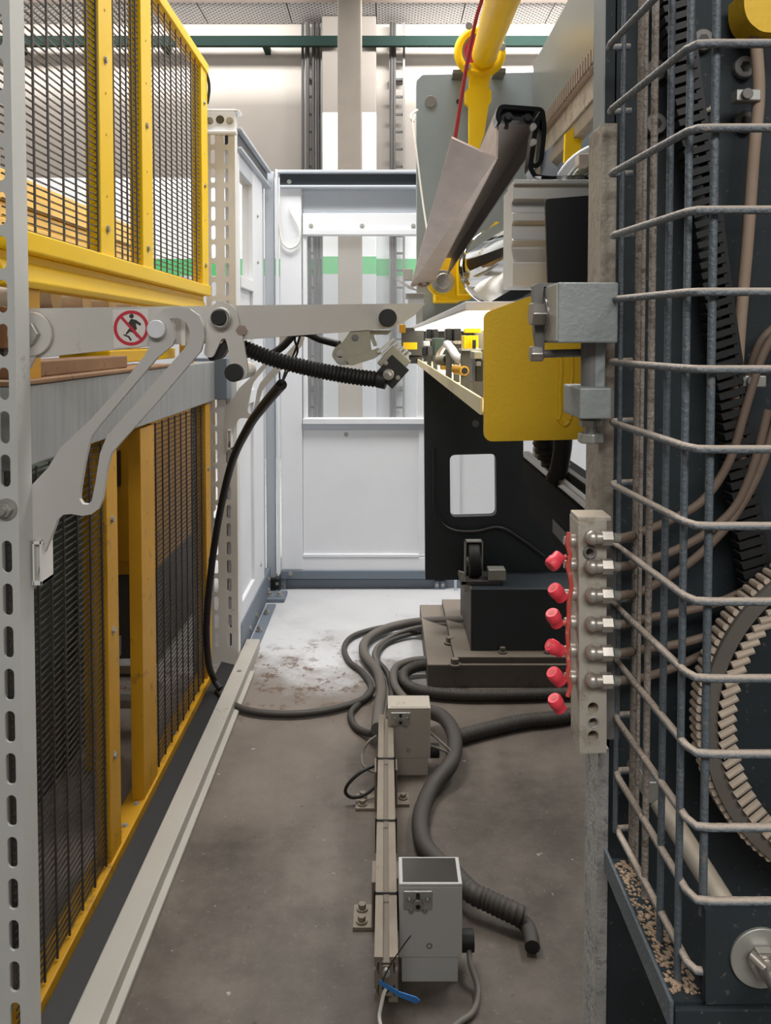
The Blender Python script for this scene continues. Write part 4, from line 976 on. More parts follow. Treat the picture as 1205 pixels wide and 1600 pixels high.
part(tr, 'torn_edge', MB().tube([P(642, 447, fY_-0.01), P(652, 444, fY_-0.01), P(664, 448, fY_-0.01), P(672, 440, fY_-0.01)], 0.008, 6), 'brown')
solo('paper_scrap', front_plate('paper_scrap', [(612, 432), (640, 446), (655, 455), (640, 452)], 3.0, 0.004, M['white']), 'white', 'white torn scrap sticking out at the low end of the trough', 'scrap')
et = thing('trough_stop', 'small steel stop block under the low end of the brown trough', 'block')
part(et, 'block', FR(MB(), 631, 420, 645, 438, 3.1, 0.04), 'steel_dull', 0.002)
part(et, 'stem', MB().box(0.12, 0.145, 3.13, 3.16, 1.400, P(650, 474, 3.13).z), 'steel_dull'); part(et, 'shelf', FR(MB(), 634, 458, 664, 466, 3.1, 0.1), 'steel_dull', 0.002); part(et, 'shelf', FR(MB(), 638, 466, 662, 474, 3.12, 0.08), 'white', 0.002)
hkf = thing('trough_carrier', 'glossy black bent frame carrying the near end of the trough', 'frame')
def strip(px, Y, half, d):
    """flat bar following a line seen from the front, half its width in pixels"""
    pts = [Vector((x, y)) for x, y in px]; L_ = []; R_ = []
    for i, p in enumerate(pts):
        t = (pts[min(i+1, len(pts)-1)]-pts[max(i-1, 0)]).normalized(); n = Vector((-t.y, t.x))*half
        L_.append(tuple(p+n)); R_.append(tuple(p-n))
    return front_plate('bar', L_+R_[::-1], Y, d, M['gloss'])
part(hkf, 'hoop', strip(rounded([(777, 184), (782, 166), (848, 171), (851, 200), (846, 252), (836, 262)], 7, 4), nY_-0.02, 3.6, 0.035), None, 0.001)
part(hkf, 'drop_bar', strip(rounded([(842, 182), (835, 215), (829, 262), (836, 276), (860, 279), (924, 277)], 6, 4), nY_-0.03, 3.8, 0.035), None, 0.001)
part(hkf, 'clamp_bar', front_plate('clamp_bar', [(780, 176), (834, 180), (834, 190), (781, 187)], nY_-0.004, 0.02, M['black']), None, 0.001)
bolts(hkf, [P(793, 184, nY_-0.0045), P(823, 186, nY_-0.0045)], 0.006, 0.012, 'black')
for y in (200, 224): c = P(832, y, nY_-0.031); part(hkf, 'bolt', MB().cyl(c, c+Vector((0, -0.01, 0)), 0.005), 'fitting')
part(hkf, 'notched_bracket', front_plate('notched_bracket', [(846, 240), (866, 226), (858, 250), (872, 262), (870, 290), (846, 290)], nY_+0.002, 0.01, M['cool']), None)
part(hkf, 'pin', MB().tube([P(791, 186, nY_-0.01), P(792, 196, nY_-0.015), P(790, 202, nY_-0.015)], 0.003, 6), 'black')

# ================================================================ PRESS: light bar, tray and its terminals
tX = 0.1236
tray = thing('cable_tray', 'dusty yellow cable tray running along the press under the light bar', 'tray')
tz = 1.274
part(tray, 'edge_strip', MB().box(tX-0.004, tX, 1.012, 3.335, tz-0.020, tz+0.002), 'yellow_tray', 0.001)
part(tray, 'tray_floor', MB().box(tX, 0.36, 1.012, 3.335, tz-0.020, tz-0.016), 'yellow_tray')
part(tray, 'back_panel', MB().box(0.36, 0.365, 1.012, 3.25, tz-0.02, 1.383), 'alu_dirty')
lb = thing('light_bar', 'glowing white light bar above the yellow cable tray', 'lamp')
part(lb, 'housing', MB().box(0.105, 0.40, 1.06, 3.335, 1.388, 1.400), 'white', 0.002)
part(lb, 'diffuser', MB().box(0.11, 0.39, 1.07, 3.21, 1.383, 1.388), 'lamp', 0.001)
def dev(name, label, cat, group=None): return thing(name, label, cat, group)
def cbox(Y, x0, y0, x1, y1, d): return FR(MB(), x0, y0, x1, y1, Y, d)
# far controller with the yellow label
dv_ = dev('controller', 'dark controller block with a small yellow label at the far end of the tray', 'controller')
part(dv_, 'body', cbox(3.0, 628, 512, 662, 556, 0.12), 'conduit_dark', 0.004)
part(dv_, 'label', cbox(2.998, 630, 535, 652, 546, 0.002), 'yellow', 0, label='yellow label')
part(dv_, 'top_clip', cbox(2.99, 624, 507, 634, 520, 0.03), 'yellow_old', 0.002)
part(dv_, 'neck', cbox(3.02, 640, 556, 660, 568, 0.10), 'conduit_dark', 0.003)
for i, (Y, px, lb_) in enumerate(((2.35, (667, 514, 676, 532), 'small black relay leftmost on the tray'), (2.30, (677, 514, 685, 532), 'small black relay beside the leftmost one on the tray'),
                                   (1.72, (697, 513, 708, 536), 'larger black relay left of its twin under the light bar'), (1.70, (709, 513, 721, 536), 'larger black relay right of its twin under the light bar'))):
    rl = dev('relay', lb_, 'relay', 'relays on the cable tray')
    part(rl, 'body', cbox(Y, *px, 0.05), 'black', 0.002)
    part(rl, 'base', cbox(Y-0.006, px[0]-1, px[3]-3, px[2]+1, px[3]+1, 0.06), 'steel_dull', 0.001)
    for k in (0.3, 0.7):
        c = P(px[0]+(px[2]-px[0])*k, px[3]-1, Y-0.007); part(rl, 'screw', MB().cyl(c, c+Vector((0, -0.004, 0)), 0.004, n=10), 'steel')
    st_ = P((px[0]+px[2])/2, px[3], Y); part(rl, 'stand', MB().box(st_.x-0.006, st_.x+0.006, Y+0.01, Y+0.03, tz-0.016, st_.z+0.004), 'conduit_dark')
jb = dev('junction_unit', 'olive junction unit behind the cable connector on the tray', 'unit')
part(jb, 'body', cbox(2.1, 678, 528, 694, 556, 0.08), 'machine_green', 0.003)
part(jb, 'cover', cbox(2.095, 662, 533, 672, 541, 0.03), 'white', 0.002); part(jb, 'switch', cbox(2.09, 660, 542, 668, 556, 0.05), 'black', 0.002); part(jb, 'switch', cbox(2.08, 668, 541, 675, 556, 0.05), 'conduit_dark', 0.002)
tbk = dev('terminal_block', 'bright yellow terminal blocks at the near end under the light bar', 'terminal')
for i in range(5):
    part(tbk, 'terminal', cbox(1.45+i*0.004, 725+i*4.6, 524+(i % 2), 729.4+i*4.6, 545, 0.05), 'yellow', 0.001)
part(tbk, 'upper_row', cbox(1.47, 727, 513, 752, 520, 0.03), 'yellow', 0.001)
part(tbk, 'lever', cbox(1.44, 739, 531, 744, 545, 0.01), 'black', 0.001)
part(tbk, 'rail', cbox(1.44, 722, 545, 752, 548, 0.06), 'steel_dull'); p_ = P(738, 548, 1.46); part(tbk, 'stand', MB().box(p_.x-0.02, p_.x+0.02, 1.455, 1.475, tz-0.016, p_.z+0.002), 'conduit_dark')
cn = dev('cable_connector', 'grey round connector with black collar lying on the cable tray', 'connector')
a, b = P(687, 563, 1.85), P(708, 561, 1.78)
part(cn, 'shell', MB().cyl(a, a+(b-a)*0.62, 0.012), 'cast', 0.001); part(cn, 'collar', MB().corr([a+(b-a)*0.6, a+(b-a)*0.8, b], 0.011, 0.006, 0.1, 12), 'rubber')
part(cn, 'lead', MB().tube([a, P(683, 560, 1.88), P(685, 552, 1.9), P(692, 543, 1.9), P(699, 538, 1.9)], 0.004, 8), 'tan_cable')
part(cn, 'lead', MB().tube([P(688, 563, 1.86), P(690, 552, 1.88), P(696, 543, 1.9), P(702, 539, 1.9)], 0.003, 8), 'cord')
part(cn, 'pad', cbox(1.8, 690, 571, 712, 578, 0.05), 'yellow_old', 0.001)
solo('ribbed_white_hose', MB().tube([P(699, 538, 1.62), P(706, 546, 1.58), P(713, 557, 1.54), P(725, 563, 1.50), P(737, 558, 1.48), P(744, 549, 1.46)], 0.0085, 12), 'white', 'white cable sleeve bending down over the tray terminals', 'sleeve')
so = dev('socket_module', 'black socket module standing at the near end of the cable tray', 'module')
part(so, 'body', cbox(1.25, 743, 561, 755, 597, 0.05), 'black', 0.002)
part(so, 'cap', cbox(1.245, 740, 549, 754, 561, 0.05), 'cast', 0.002); part(so, 'clip', cbox(1.243, 744, 565, 752, 572, 0.01), 'conduit', 0.001)
part(so, 'base', MB().box(P(741, 597, 1.25).x, P(756, 597, 1.25).x, 1.25, 1.31, tz-0.016, P(745, 596, 1.25).z), 'conduit_dark')
yc2 = dev('yellow_plug', 'yellow plug lying on the tray below the white sleeve', 'plug')
a = P(712, 577, 1.5); part(yc2, 'body', MB().cyl(a, a+Vector((0.012, -0.05, -0.001)), 0.009), 'yellow_old', 0.001); part(yc2, 'bore', MB().cyl(a+Vector((0.012, -0.05, -0.001)), a+Vector((0.0122, -0.051, -0.001)), 0.006), 'black')
part(yc2, 'lock', cbox(1.46, 724, 571, 730, 584, 0.02), 'alu', 0.001)
hk3 = thing('tray_hook', 'small dark hanger with a white top under the yellow tray edge', 'hanger')
part(hk3, 'top', cbox(1.70, 705, 599, 709, 605, 0.02), 'white', 0.001); part(hk3, 'strap', MB().tube([P(707, 604, 1.705), P(705, 612, 1.705), P(705, 624, 1.705)], 0.002, 6), 'black')

# yellow end guard, extrusion and black cover
eg = thing('yellow_end_guard', 'ochre yellow end guard plate with rounded corners in front of the tray', 'guard')
eY = 1.0
part(eg, 'plate', front_plate('plate', rounded([(757, 489), (828, 463), (940, 463), (940, 686), (757, 690)], [10, 4, 1, 1, 14]), eY, 0.010, M['yellow_plate']), None, 0.0015)
for x in (876, 893): part(eg, 'weld_bead', MB().tube([P(x, 557, eY), P(x+1, 580, eY), P(x-1, 610, eY), P(x, 640, eY), P(x-3, 656, eY)], 0.0032, 8), 'yellow_plate')
part(eg, 'weld_bead', MB().tube([P(874, 656, eY), P(882, 664, eY), P(890, 658, eY)], 0.003, 8), 'yellow_plate')
part(eg, 'stay', MB().box(P(935, 600, eY).x, P(957, 600, eY).x, 0.735, eY+0.01, P(935, 680, eY).z, P(935, 480, eY).z), 'edge', 0.001)
xb = thing('profile_beam', 'grooved aluminium profile beam end above the yellow end guard', 'beam')
xY = 1.08
xa, xz = P(802, 366, xY).x, P(948, 366, xY).x
zs_ = [P(820, y, xY).z for y in (287, 311, 314, 329, 333, 345, 349, 371, 375, 383, 387, 405, 410, 447)]
dp = [0, 0, .016, .016, 0, 0, .012, .012, .004, .016, .016, .004, 0, 0]
pf = [(xa, xY+d_, z_) for d_, z_ in zip(dp, zs_)]+[(xa, xY+0.09, zs_[-1]), (xa, xY+0.09, zs_[0])]
part(xb, 'profile', MB().prism(pf, (xz-xa, 0, 0)), 'alu', 0.0008)
part(xb, 'top_cap', MB().box(xa, P(921, 285, xY).x, xY-0.008, xY+0.05, zs_[0]-0.002, zs_[0]+0.004), 'alu', 0.001)
part(xb, 'end_cover', front_plate('end_cover', rounded([(852, 311), (937, 304), (937, 442), (856, 442)], [6, 2, 2, 2]), 1.0, 0.006, M['black']), None, 0.001, label='matt black end cover')
part(xb, 'cover_bracket', MB().box(P(900, 370, 1.0).x, P(930, 370, 1.0).x, 1.006, xY+0.01, P(900, 380, 1.0).z, P(900, 350, 1.0).z), 'black')
# chrome motor with yellow clevis
cm = thing('chrome_cylinder', 'large chrome cylinder behind the aluminium profile beam', 'cylinder')
c0 = P(771, 420, 3.10); c1 = P(884, 372, 2.45)
K = 3.10/1.62*1.10
ax = (c1-c0).normalized()
prof = [(t*K, r*K) for t, r in [(0, .030), (.002, .052), (.006, .062), (.014, .067), (.03, .068), (.034, .064), (.04, .064), (.044, .068)]]
part(cm, 'barrel', MB().sweep([c0+ax*t for t, r in prof]+[c1], [r for t, r in prof]+[.066*K], 48), 'chrome')
part(cm, 'end_ring', MB().torus(c0+ax*0.012*K, ax, 0.066*K, 0.004*K, 48, 8), 'chrome')
cv_ = thing('yellow_clevis', 'yellow clevis plate with a big steel bolt at the end of the chrome cylinder', 'clevis')
part(cv_, 'plate', front_plate('plate', rounded([(673, 398), (700, 392), (722, 408), (738, 424), (738, 468), (712, 470), (678, 460), (667, 446)], 8), 3.17, 0.05, M['yellow']), None, 0.002)
part(cv_, 'upper_lug', front_plate('upper_lug', [(748, 372), (775, 346), (790, 350), (770, 372), (740, 396), (728, 390)], 3.22, 0.05, M['yellow']), None, 0.002)
b_ = P(692, 440, 3.17)
part(cv_, 'washer', MB().cyl(b_, b_+Vector((0, -0.012, 0)), 0.046), 'steel_dull', 0.001); part(cv_, 'bolt', MB().cyl(b_+Vector((0, -0.012, 0)), b_+Vector((0, -0.044, 0)), 0.030), 'steel', 0.003)
part(cv_, 'lug_block', FR(MB(), 716, 404, 738, 460, 3.09, 0.10), 'yellow', 0.004)
part(cv_, 'mount', MB().box(0.20, 0.30, 3.21, 3.39, 1.50, 1.62), 'yellow', 0.004)
rf = thing('ring_flange', 'white and chrome ring flange partly hidden behind the near press plate', 'flange')
rc2 = P(952, 312, 1.45)
part(rf, 'outer_ring', MB().torus(rc2, (0.25, 1, 0), 0.095, 0.010, 48, 10), 'white')
part(rf, 'inner_ring', MB().torus(rc2+Vector((0, -0.02, 0)), (0.25, 1, 0), 0.074, 0.008, 48, 10), 'cast')
part(rf, 'hub', MB().cyl(rc2+Vector((0.01, 0.04, 0)), rc2+Vector((0, -0.01, 0)), 0.07, n=40), 'chrome', 0.003)
part(rf, 'support_arm', MB().box(rc2.x+0.03, rc2.x+0.08, 0.735, 1.49, rc2.z-0.03, rc2.z+0.03), 'conduit')
part(rf, 'lug', FR(MB(), 905, 240, 922, 258, 1.40, 0.03), 'cream', 0.002)
# black back gauge rail behind the end guard
bgx = thing('back_gauge_rail', 'black back gauge rail sloping away below the yellow end guard', 'rail')
part(bgx, 'rail_body', MB().box(0.345, 0.46, 0.735, 2.02, 0.99, 1.05), 'matt', 0.003)
part(bgx, 'guide_strip', MB().box(0.350, 0.366, 0.735, 2.02, 1.05, 1.066), 'steel', 0.002)
part(bgx, 'guide_strip', MB().box(0.392, 0.408, 0.735, 2.0, 1.05, 1.066), 'conduit_dark', 0.002)
part(bgx, 'end_plate', FR(MB(), 836, 700, 862, 716, 1.78, 0.03), 'steel_dull', 0.003)
bdy = thing('press_bed', 'short anthracite beam carrying the black gauge rail', 'machine frame')
part(bdy, 'bed_wall', MB().box(0.37, 0.43, 0.735, 2.06, 0.90, 0.99), 'matt', 0.004)
part(bdy, 'warning_strip', MB().prism([(0.3685, 1.75, 0.955), (0.3685, 1.55, 0.955), (0.3685, 1.55, 0.925), (0.3685, 1.75, 0.925)], (0.0015, 0, 0)), 'conduit_dark')
solo('energy_chain', MB().corr([P(846, 640, 1.72), P(850, 680, 1.72), P(858, 712, 1.74), P(878, 738, 1.74)], 0.024, 0.016, 0.14, 12), 'black', 'black corrugated energy chain hanging behind the yellow end guard', 'hose')
solo('black_duct', MB().tube([P(880, 640, 1.60), P(880, 690, 1.60), P(874, 730, 1.62), P(866, 752, 1.63)], 0.019, 12), 'rubber', 'smooth black duct beside the energy chain behind the end guard', 'duct')

# ================================================================ NEAR PRESS FRAME with clamp blocks
nY2 = 0.70
nf = thing('near_press_frame', 'big anthracite press side plate close by on the right behind the wire cage', 'machine frame')
Xl0, Xl1 = P(946, 100, nY2).x, P(957, 500, nY2).x
zc = P(946, 192, nY2).z
part(nf, 'side_plate', plate_mesh('side_plate', [(Xl1, 0.0), (0.95, 0.0), (0.95, 2.2), (Xl0, 2.2), (Xl0, zc), (Xl1, zc)], [], 0.035, (0, nY2, 0), (1, 0, 0), (0, 0, 1), M['dark_dust']), None, 0.001)
part(nf, 'upper_edge', MB().box(Xl0-0.0012, Xl0, nY2, nY2+0.035, zc, 2.2), 'edge_grey')
za, zb_ = P(945, 192, 0.69).z, P(945, 812, 0.69).z
part(nf, 'edge_bar', MB().box(P(938, 500, 0.69).x, Xl1, 0.69, 0.735, zb_-0.03, za), 'edge', 0.001, label='raw rusty edge bar')
part(nf, 'lower_edge', MB().box(P(934, 1300, 0.69).x, P(951, 1300, 0.69).x, 0.69, 0.735, 0.0, P(945, 1170, 0.69).z), 'speckle', 0.001, label='dust speckled edge bar')
part(nf, 'edge_filler', MB().box(P(944, 1000, 0.72).x, Xl1, 0.70, 0.735, 0, 2.0), 'dark_dust')
for x, y in ((1160, 108), (1161, 193), (1095, 66), (1022, 196), (1022, 113)):
    c = P(x, y, nY2-0.0005)
    bw = part(nf, 'socket_bolt', MB().cyl(c, c+Vector((0, -0.007, 0)), 0.0092, n=24), 'conduit', 0.001)
    part(bw, 'recess', MB().sweep([c+Vector((0, -0.007, 0)), c+Vector((0, -0.0073, 0))], 0.0048, 6), 'black')
for x, y in ((1098, 160), (1098, 236)):
    c = P(x, y, nY2); part(nf, 'lifting_eye', MB().torus(c+Vector((0, -0.004, 0)), (0, 1, 0), 0.0085, 0.0022, 24, 8, 0.4, 4.2), 'cast')
yk = solo('corner_bracket', front_plate('corner_bracket', rounded([(1163, -20), (1230, -20), (1230, 52), (1190, 50), (1170, 34), (1163, 14)], 10), 0.66, 0.03, M['yellow_plate']), 'yellow', 'yellow rounded bracket in the top right corner behind the cage', 'bracket', bev=0.003)
# clamp assembly on the near frame edge
cl = thing('clamp_assembly', 'grey upper clamp block with bolts and spindle beside the yellow end guard', 'clamp')
kY = 0.655
pA, pB = P(872, 441, kY), P(966, 536, kY)
part(cl, 'upper_block', MB().box(pA.x, pB.x, kY, kY+0.065, pB.z, pA.z), 'block', 0.0015)
part(cl, 'angle_plate', front_plate('angle_plate', [(834, 446), (842, 442), (874, 442), (874, 448), (850, 448), (848, 470), (852, 530), (850, 561), (842, 561), (836, 520), (834, 480)], kY+0.05, 0.012, M['conduit']), None, 0.001)
part(cl, 'side_plate', MB().box(pA.x-0.001, pA.x, kY, kY+0.064, pB.z+0.002, pA.z-0.002), 'steel_dull')
for y in (470, 492, 512):
    c = P(861, y, kY+0.045)
    part(cl, 'bolt', MB().hexa(c+Vector((0.012, 0, 0)), c+Vector((-0.004, 0, 0)), 0.0095), 'steel', 0.001)
    c = P(850, y-1, kY+0.045)
    if y == 492: part(cl, 'bolt_head', MB().hexa(c, c+Vector((-0.012, -0.001, 0)), 0.011), 'steel', 0.001); part(cl, 'washer', MB().cyl(c+Vector((0.004, 0, 0)), c, 0.014), 'steel', 0.0005)
c = P(848, 553, kY+0.045)
part(cl, 'bolt_head', MB().hexa(c, c+Vector((-0.011, 0, 0)), 0.0075), 'steel', 0.001); part(cl, 'cross_bolt', MB().cyl(c, P(918, 551, kY+0.045), 0.0035), 'conduit')
s0, s1 = P(926, 536, kY+0.03), P(926, 606, kY+0.03)
part(cl, 'spindle', MB().cyl(s0, s1, 0.0098, n=24), 'conduit')
pA, pB = P(906, 606, kY), P(956, 655, kY)
part(cl, 'lower_block', MB().box(pA.x, pB.x, kY, kY+0.06, pB.z, pA.z), 'block', 0.0015)
part(cl, 'connecting_bar', MB().box(P(940, 560, kY).x, P(957, 560, kY).x, kY+0.02, kY+0.05, P(940, 610, kY).z, P(940, 530, kY).z), 'block', 0.001)
n0, n1, n2, n3 = (P(923, y, kY+0.028) for y in (655, 666, 676, 692))
part(cl, 'lock_nut', MB().hexa(n0, n1, 0.0105), 'steel_dull', 0.001); part(cl, 'thread', MB().cyl(n1, n2, 0.006), 'steel'); part(cl, 'bolt_head', MB().hexa(n2, n3, 0.0115), 'steel_dull', 0.0015)

# lubrication manifold with elbows, red caps and its hoses
mf = thing('grease_manifold', 'dusty aluminium grease manifold with red caps bolted to the near frame edge', 'manifold')
mY = 0.63
blk = [(902, 816), (948, 812), (948, 1176), (905, 1178), (901, 1160)]
hl = [circle2(922, 863, 7, 16)]+[circle2(927, y, 8.5, 16) for y in (1106, 1128, 1150)]
part(mf, 'block', front_plate('block', [(904, 816), (948, 812), (948, 1176), (906, 1178)], mY, 0.030, M['manifold'], hl), None, 0.001)
part(mf, 'backing', front_plate('backing', [(906, 818), (944, 815), (946, 1172), (908, 1174)], mY+0.0305, 0.004, M['conduit_dark']), None)
part(mf, 'top_angle', MB().box(P(904, 808, mY).x, P(957, 808, mY).x, mY+0.002, 0.658, P(900, 816, mY).z, P(900, 808, mY).z), 'manifold', 0.001)
part(mf, 'bracket', MB().box(P(936, 900, 0.665).x, Xl1, 0.664, 0.69, P(930, 1160, 0.66).z, P(930, 850, 0.66).z), 'conduit', 0.001)
part(mf, 'grub_screw', MB().torus(P(922, 863, mY-0.001), (0, 1, 0), 0.0042, 0.0013, 18, 8), 'conduit')
part(mf, 'grub_screw', MB().torus(P(927, 1128, mY+0.001), (0, 1, 0), 0.0042, 0.0012, 18, 8), 'steel_dull')
fy = (840, 885, 930, 975, 1020, 1063)
for y in fy:
    c = P(926, y, mY-0.006)
    e = MB().sphere(c, 0.0058, 16, 10); e.cyl(c+Vector((0, 0.008, 0)), c, 0.0048, n=14); e.cyl(c, P(940, y, mY-0.006), 0.0050, n=16); e.hexa(P(940, y, mY-0.006), P(956, y, mY-0.006), 0.0063)
    el = part(mf, 'elbow_fitting', e, 'fitting', 0)
    part(el, 'sleeve', MB().cyl(P(956, y, mY-0.006), P(966, y+1, mY-0.004), 0.0040, n=12), 'steel_dull')
for y in (845, 882, 928, 972, 1016, 1058):
    c = P(899, y, mY+0.012)
    part(mf, 'nipple', MB().sweep([c, c+Vector((-0.004, 0, 0)), c+Vector((-0.005, 0, 0)), c+Vector((-0.009, 0, 0.0005))], [.0055, .0055, .0038, .0034], 12), 'fitting')
part(mf, 'tether', MB().tube([P(887, y, mY+0.004)+Vector((dx*0.001, 0, 0)) for y, dx in ((832, 1), (850, 0), (868, 2), (884, 0), (900, 2), (920, 3), (940, 1), (958, 1), (975, 0.5), (992, 0), (1008, 0.5), (1022, 0), (1040, 1), (1056, 0), (1072, 2), (1088, 0))], 0.0018, 8, 5), 'red_dusty')
for i, (x, y, dx, dz) in enumerate(((868, 876, -5, -4), (872, 927, -5, -6), (867, 967, -3, -6), (868, 1013, -6, -4), (870, 1058, -5, -6), (871, 1100, -4, -7))):
    c = P(x, y, mY+0.002)
    d_ = Vector((dx, -3, dz)).normalized() if i == 0 else Vector((dx, -2, -dz)).normalized()
    cap_ = part(mf, 'red_cap', MB().sweep([c-d_*0.006, c-d_*0.001, c, c+d_*0.005, c+d_*0.007], [.0052, .0052, .0060, .0060, .0050], 14), 'red')
    part(cap_, 'cap_bore', MB().cyl(c+d_*0.0068, c+d_*0.0072, 0.0024, n=10), 'red_dusty')
    part(cap_, 'cap_strap', MB().tube([c-d_*0.004, P(x+10, y+(8 if i else -2), mY+0.004), P(886, y+(14 if i > 0 else 2)-10, mY+0.004)], 0.0016, 6), 'red_dusty')
ends = [((1000, 832), (1050, 812), (1100, 780), (1140, 720), (1165, 640), (1190, 560), (1215, 515)), ((1000, 878), (1050, 862), (1105, 832), (1150, 790), (1180, 720), (1200, 640)), ((1000, 925), (1055, 895), (1100, 860), (1145, 810), (1185, 740), (1212, 660)),
        ((1000, 968), (1060, 957), (1120, 942), (1170, 920), (1220, 890)), ((1000, 1015), (1050, 1008), (1105, 994), (1150, 975), (1200, 950)), ((1000, 1060), (1045, 1046), (1095, 1024), (1140, 1000), (1200, 960))]
nm = ('uppermost', 'second from the top', 'third from the top', 'third from the bottom', 'second from the bottom', 'lowest')
for i, (y, e) in enumerate(zip(fy, ends)):
    pts = [P(964, y+1, mY-0.004), P(980, y-1, mY+0.004)]+[P(a, b, mY+0.035+0.001*i) for a, b in e]
    solo('grease_hose', MB().tube(pts, 0.0036, 10), 'hose_brown', 'brown grease hose running right from the manifold, %s of the six' % nm[i], 'hose', 'grease hoses')
solo('tan_cable', MB().tube([P(1174, -20, 0.675), P(1182, 70, 0.675), P(1186, 150, 0.675), P(1178, 240, 0.675), P(1168, 380, 0.675), P(1156, 520, 0.675), P(1150, 640, 0.675), P(1160, 730, 0.675)], 0.0050, 10), 'tan_cable', 'tan dusty cable running down the near press plate through a clip', 'cable')
solo('tan_cable', MB().tube([P(1225, 500, 0.68), P(1190, 535, 0.68), P(1172, 590, 0.68), P(1164, 650, 0.68), P(1170, 740, 0.68)], 0.0042, 10), 'hose_brown', 'brown cable bending in from the right edge beside the tan cable', 'cable')
for x, y, lbl in ((1172, 148, 'upper small steel cable clip screwed to the near press plate'), (1180, 596, 'lower steel cable clip holding two cables on the near plate')):
    k = thing('cable_clip', lbl, 'clip', 'clips on the near plate')
    part(k, 'band', cbox(0.668, x-20, y-9, x+18, y+9, 0.012), 'steel_dull', 0.001)
    c = P(x-6, y, 0.668); part(k, 'screw', MB().cyl(c, c+Vector((0, -0.004, 0)), 0.0045), 'conduit', 0.0005)

# toothed belt and pulley
pl = thing('toothed_pulley', 'large dusty toothed pulley on the lower right behind the cage', 'pulley')
gc = P(1372, 1122, 0.645); gR = 289*0.645/F
nrm = Vector((0, 1, 0))
def ring_plate(name, r0, r1, Y, d, m):
    return plate_mesh(name, circle2(gc.x, gc.z, r1, 96), [circle2(gc.x, gc.z, r0, 96)], d, (0, Y, 0), (1, 0, 0), (0, 0, 1), M[m])
part(pl, 'rim', ring_plate('rim', gR*0.895, gR*0.975, 0.640, 0.024, 'gear'), None, 0.001)
part(pl, 'web_disc', plate_mesh('web_disc', circle2(gc.x, gc.z, gR*0.86, 96), [], 0.02, (0, 0.650, 0), (1, 0, 0), (0, 0, 1), M['dark_dust']), None)
part(pl, 'shaft', MB().cyl((gc.x, 0.60, gc.z), (gc.x, 0.70, gc.z), 0.03), 'steel_dull')
t1 = mk_mesh('rim_tooth', MB().sweep([(0, 0, -0.0075), (0, 0, 0.0075)], 0.0028, 8), M['gear_tooth'])
n_o = 128
for i in range(n_o):
    a = 2*math.pi*i/n_o
    p = Vector((gc.x+gR*0.985*math.cos(a), 0.652, gc.z+gR*0.985*math.sin(a)))
    piece(pl, 'rim_tooth', t1, T(p) @ Matrix.Rotation(math.radians(90), 4, 'X'))
t2 = mk_mesh('belt_tooth', MB().sweep([(-0.005, 0, -0.003), (0.008, 0, 0.004)], 0.0030, 8), M['gear_tooth'])
for i in range(96):
    a = 2*math.pi*i/96
    p = Vector((gc.x+gR*0.86*math.cos(a), 0.638, gc.z+gR*0.86*math.sin(a)))
    piece(pl, 'belt_tooth', t2, T(p) @ Matrix.Rotation(-(a-math.pi)*0.35, 4, 'Y'))
bl = thing('toothed_belt', 'black toothed belt climbing behind the cage towards the top', 'belt')
bpts = spline([P(x, y, 0.672) for x, y in ((1046, -20), (1056, 60), (1066, 140), (1082, 240), (1096, 330), (1108, 420), (1122, 520), (1137, 620), (1150, 720), (1160, 800), (1172, 880), (1180, 930))], 8)
bl_pts = resample(bpts, 0.0085)
bd = MB()
band = [(p+Vector((0.010, 0, 0))) for p in bl_pts]
for a, b in zip(band, band[1:]): bd.add([a+Vector((0, 0.012, 0)), b+Vector((0, 0.012, 0)), b+Vector((0, -0.004, 0)), a+Vector((0, -0.004, 0)), a+Vector((0.006, 0.012, 0)), b+Vector((0.006, 0.012, 0)), b+Vector((0.006, -0.004, 0)), a+Vector((0.006, -0.004, 0))],
                                        [(0, 1, 2, 3), (7, 6, 5, 4), (0, 4, 5, 1), (3, 2, 6, 7)])
part(bl, 'belt_band', bd, 'belt')
tme = mk_mesh('belt_tooth', MB().obox((0, 0, 0), (0.0105, 0, 0.0032), (0, 0.008, 0), (-0.0008, 0, 0.0025)), M['belt'])
for p in bl_pts: piece(bl, 'belt_tooth', tme, T(p+Vector((0.002, 0.002, 0))))
# diagonal rod low behind the cage
dr_ = thing('diagonal_rod', 'dusty grey diagonal rod with a bolted end low behind the cage', 'rod')
a, b = P(1030, 1250, 0.655), P(1140, 1425, 0.60)
part(dr_, 'rod', MB().cyl(a, b, 0.0088, n=20), 'manifold'); part(dr_, 'eye', MB().cyl(a+Vector((-0.004, 0, 0.006)), a+Vector((-0.004, 0.045, 0.006)), 0.011, n=6), 'steel_dull', 0.001)

# ---------------------------------------------------------------- wire cage
cg = thing('wire_cage_guard', 'grey welded wire cage guard with dusty wires close by on the right', 'cage')
cX = 0.195; cF = 0.515; cB = 0.662; wr = 0.0028
bends = [(1085, 68), (1085, 200), (1085, 328), (1085, 456), (1086, 577), (1085, 702), (1083, 822), (1082, 940), (1082, 1060), (1083, 1178), (1083, 1293), (1083, 1408)]
ends_ = [(953, 173), (955, 271), (957, 368), (957, 468), (955, 566), (956, 660), (957, 757), (957, 848), (957, 942), (961, 1030), (962, 1122), (963, 1210)]
bends.insert(0, (1085, -66)); ends_.insert(0, (951, 72))
for (bx, by), (ex, ey) in zip(bends, ends_):
    B = P(bx, by, cF); E = P(ex, ey, cB)
    pts = [Vector((0.46, cF, B.z)), Vector((B.x+0.012, cF, B.z)), B+Vector((0.003, 0.0012, 0)), B+(E-B)*0.07, E-(E-B)*0.04, E+Vector((0.0015, 0.003, 0)), E+Vector((0.005, 0.005, 0.0005)), E+Vector((0.019, 0.005, 0.001))]
    part(cg, 'cross_wire', MB().sweep(pts, wr, 10), 'wire')
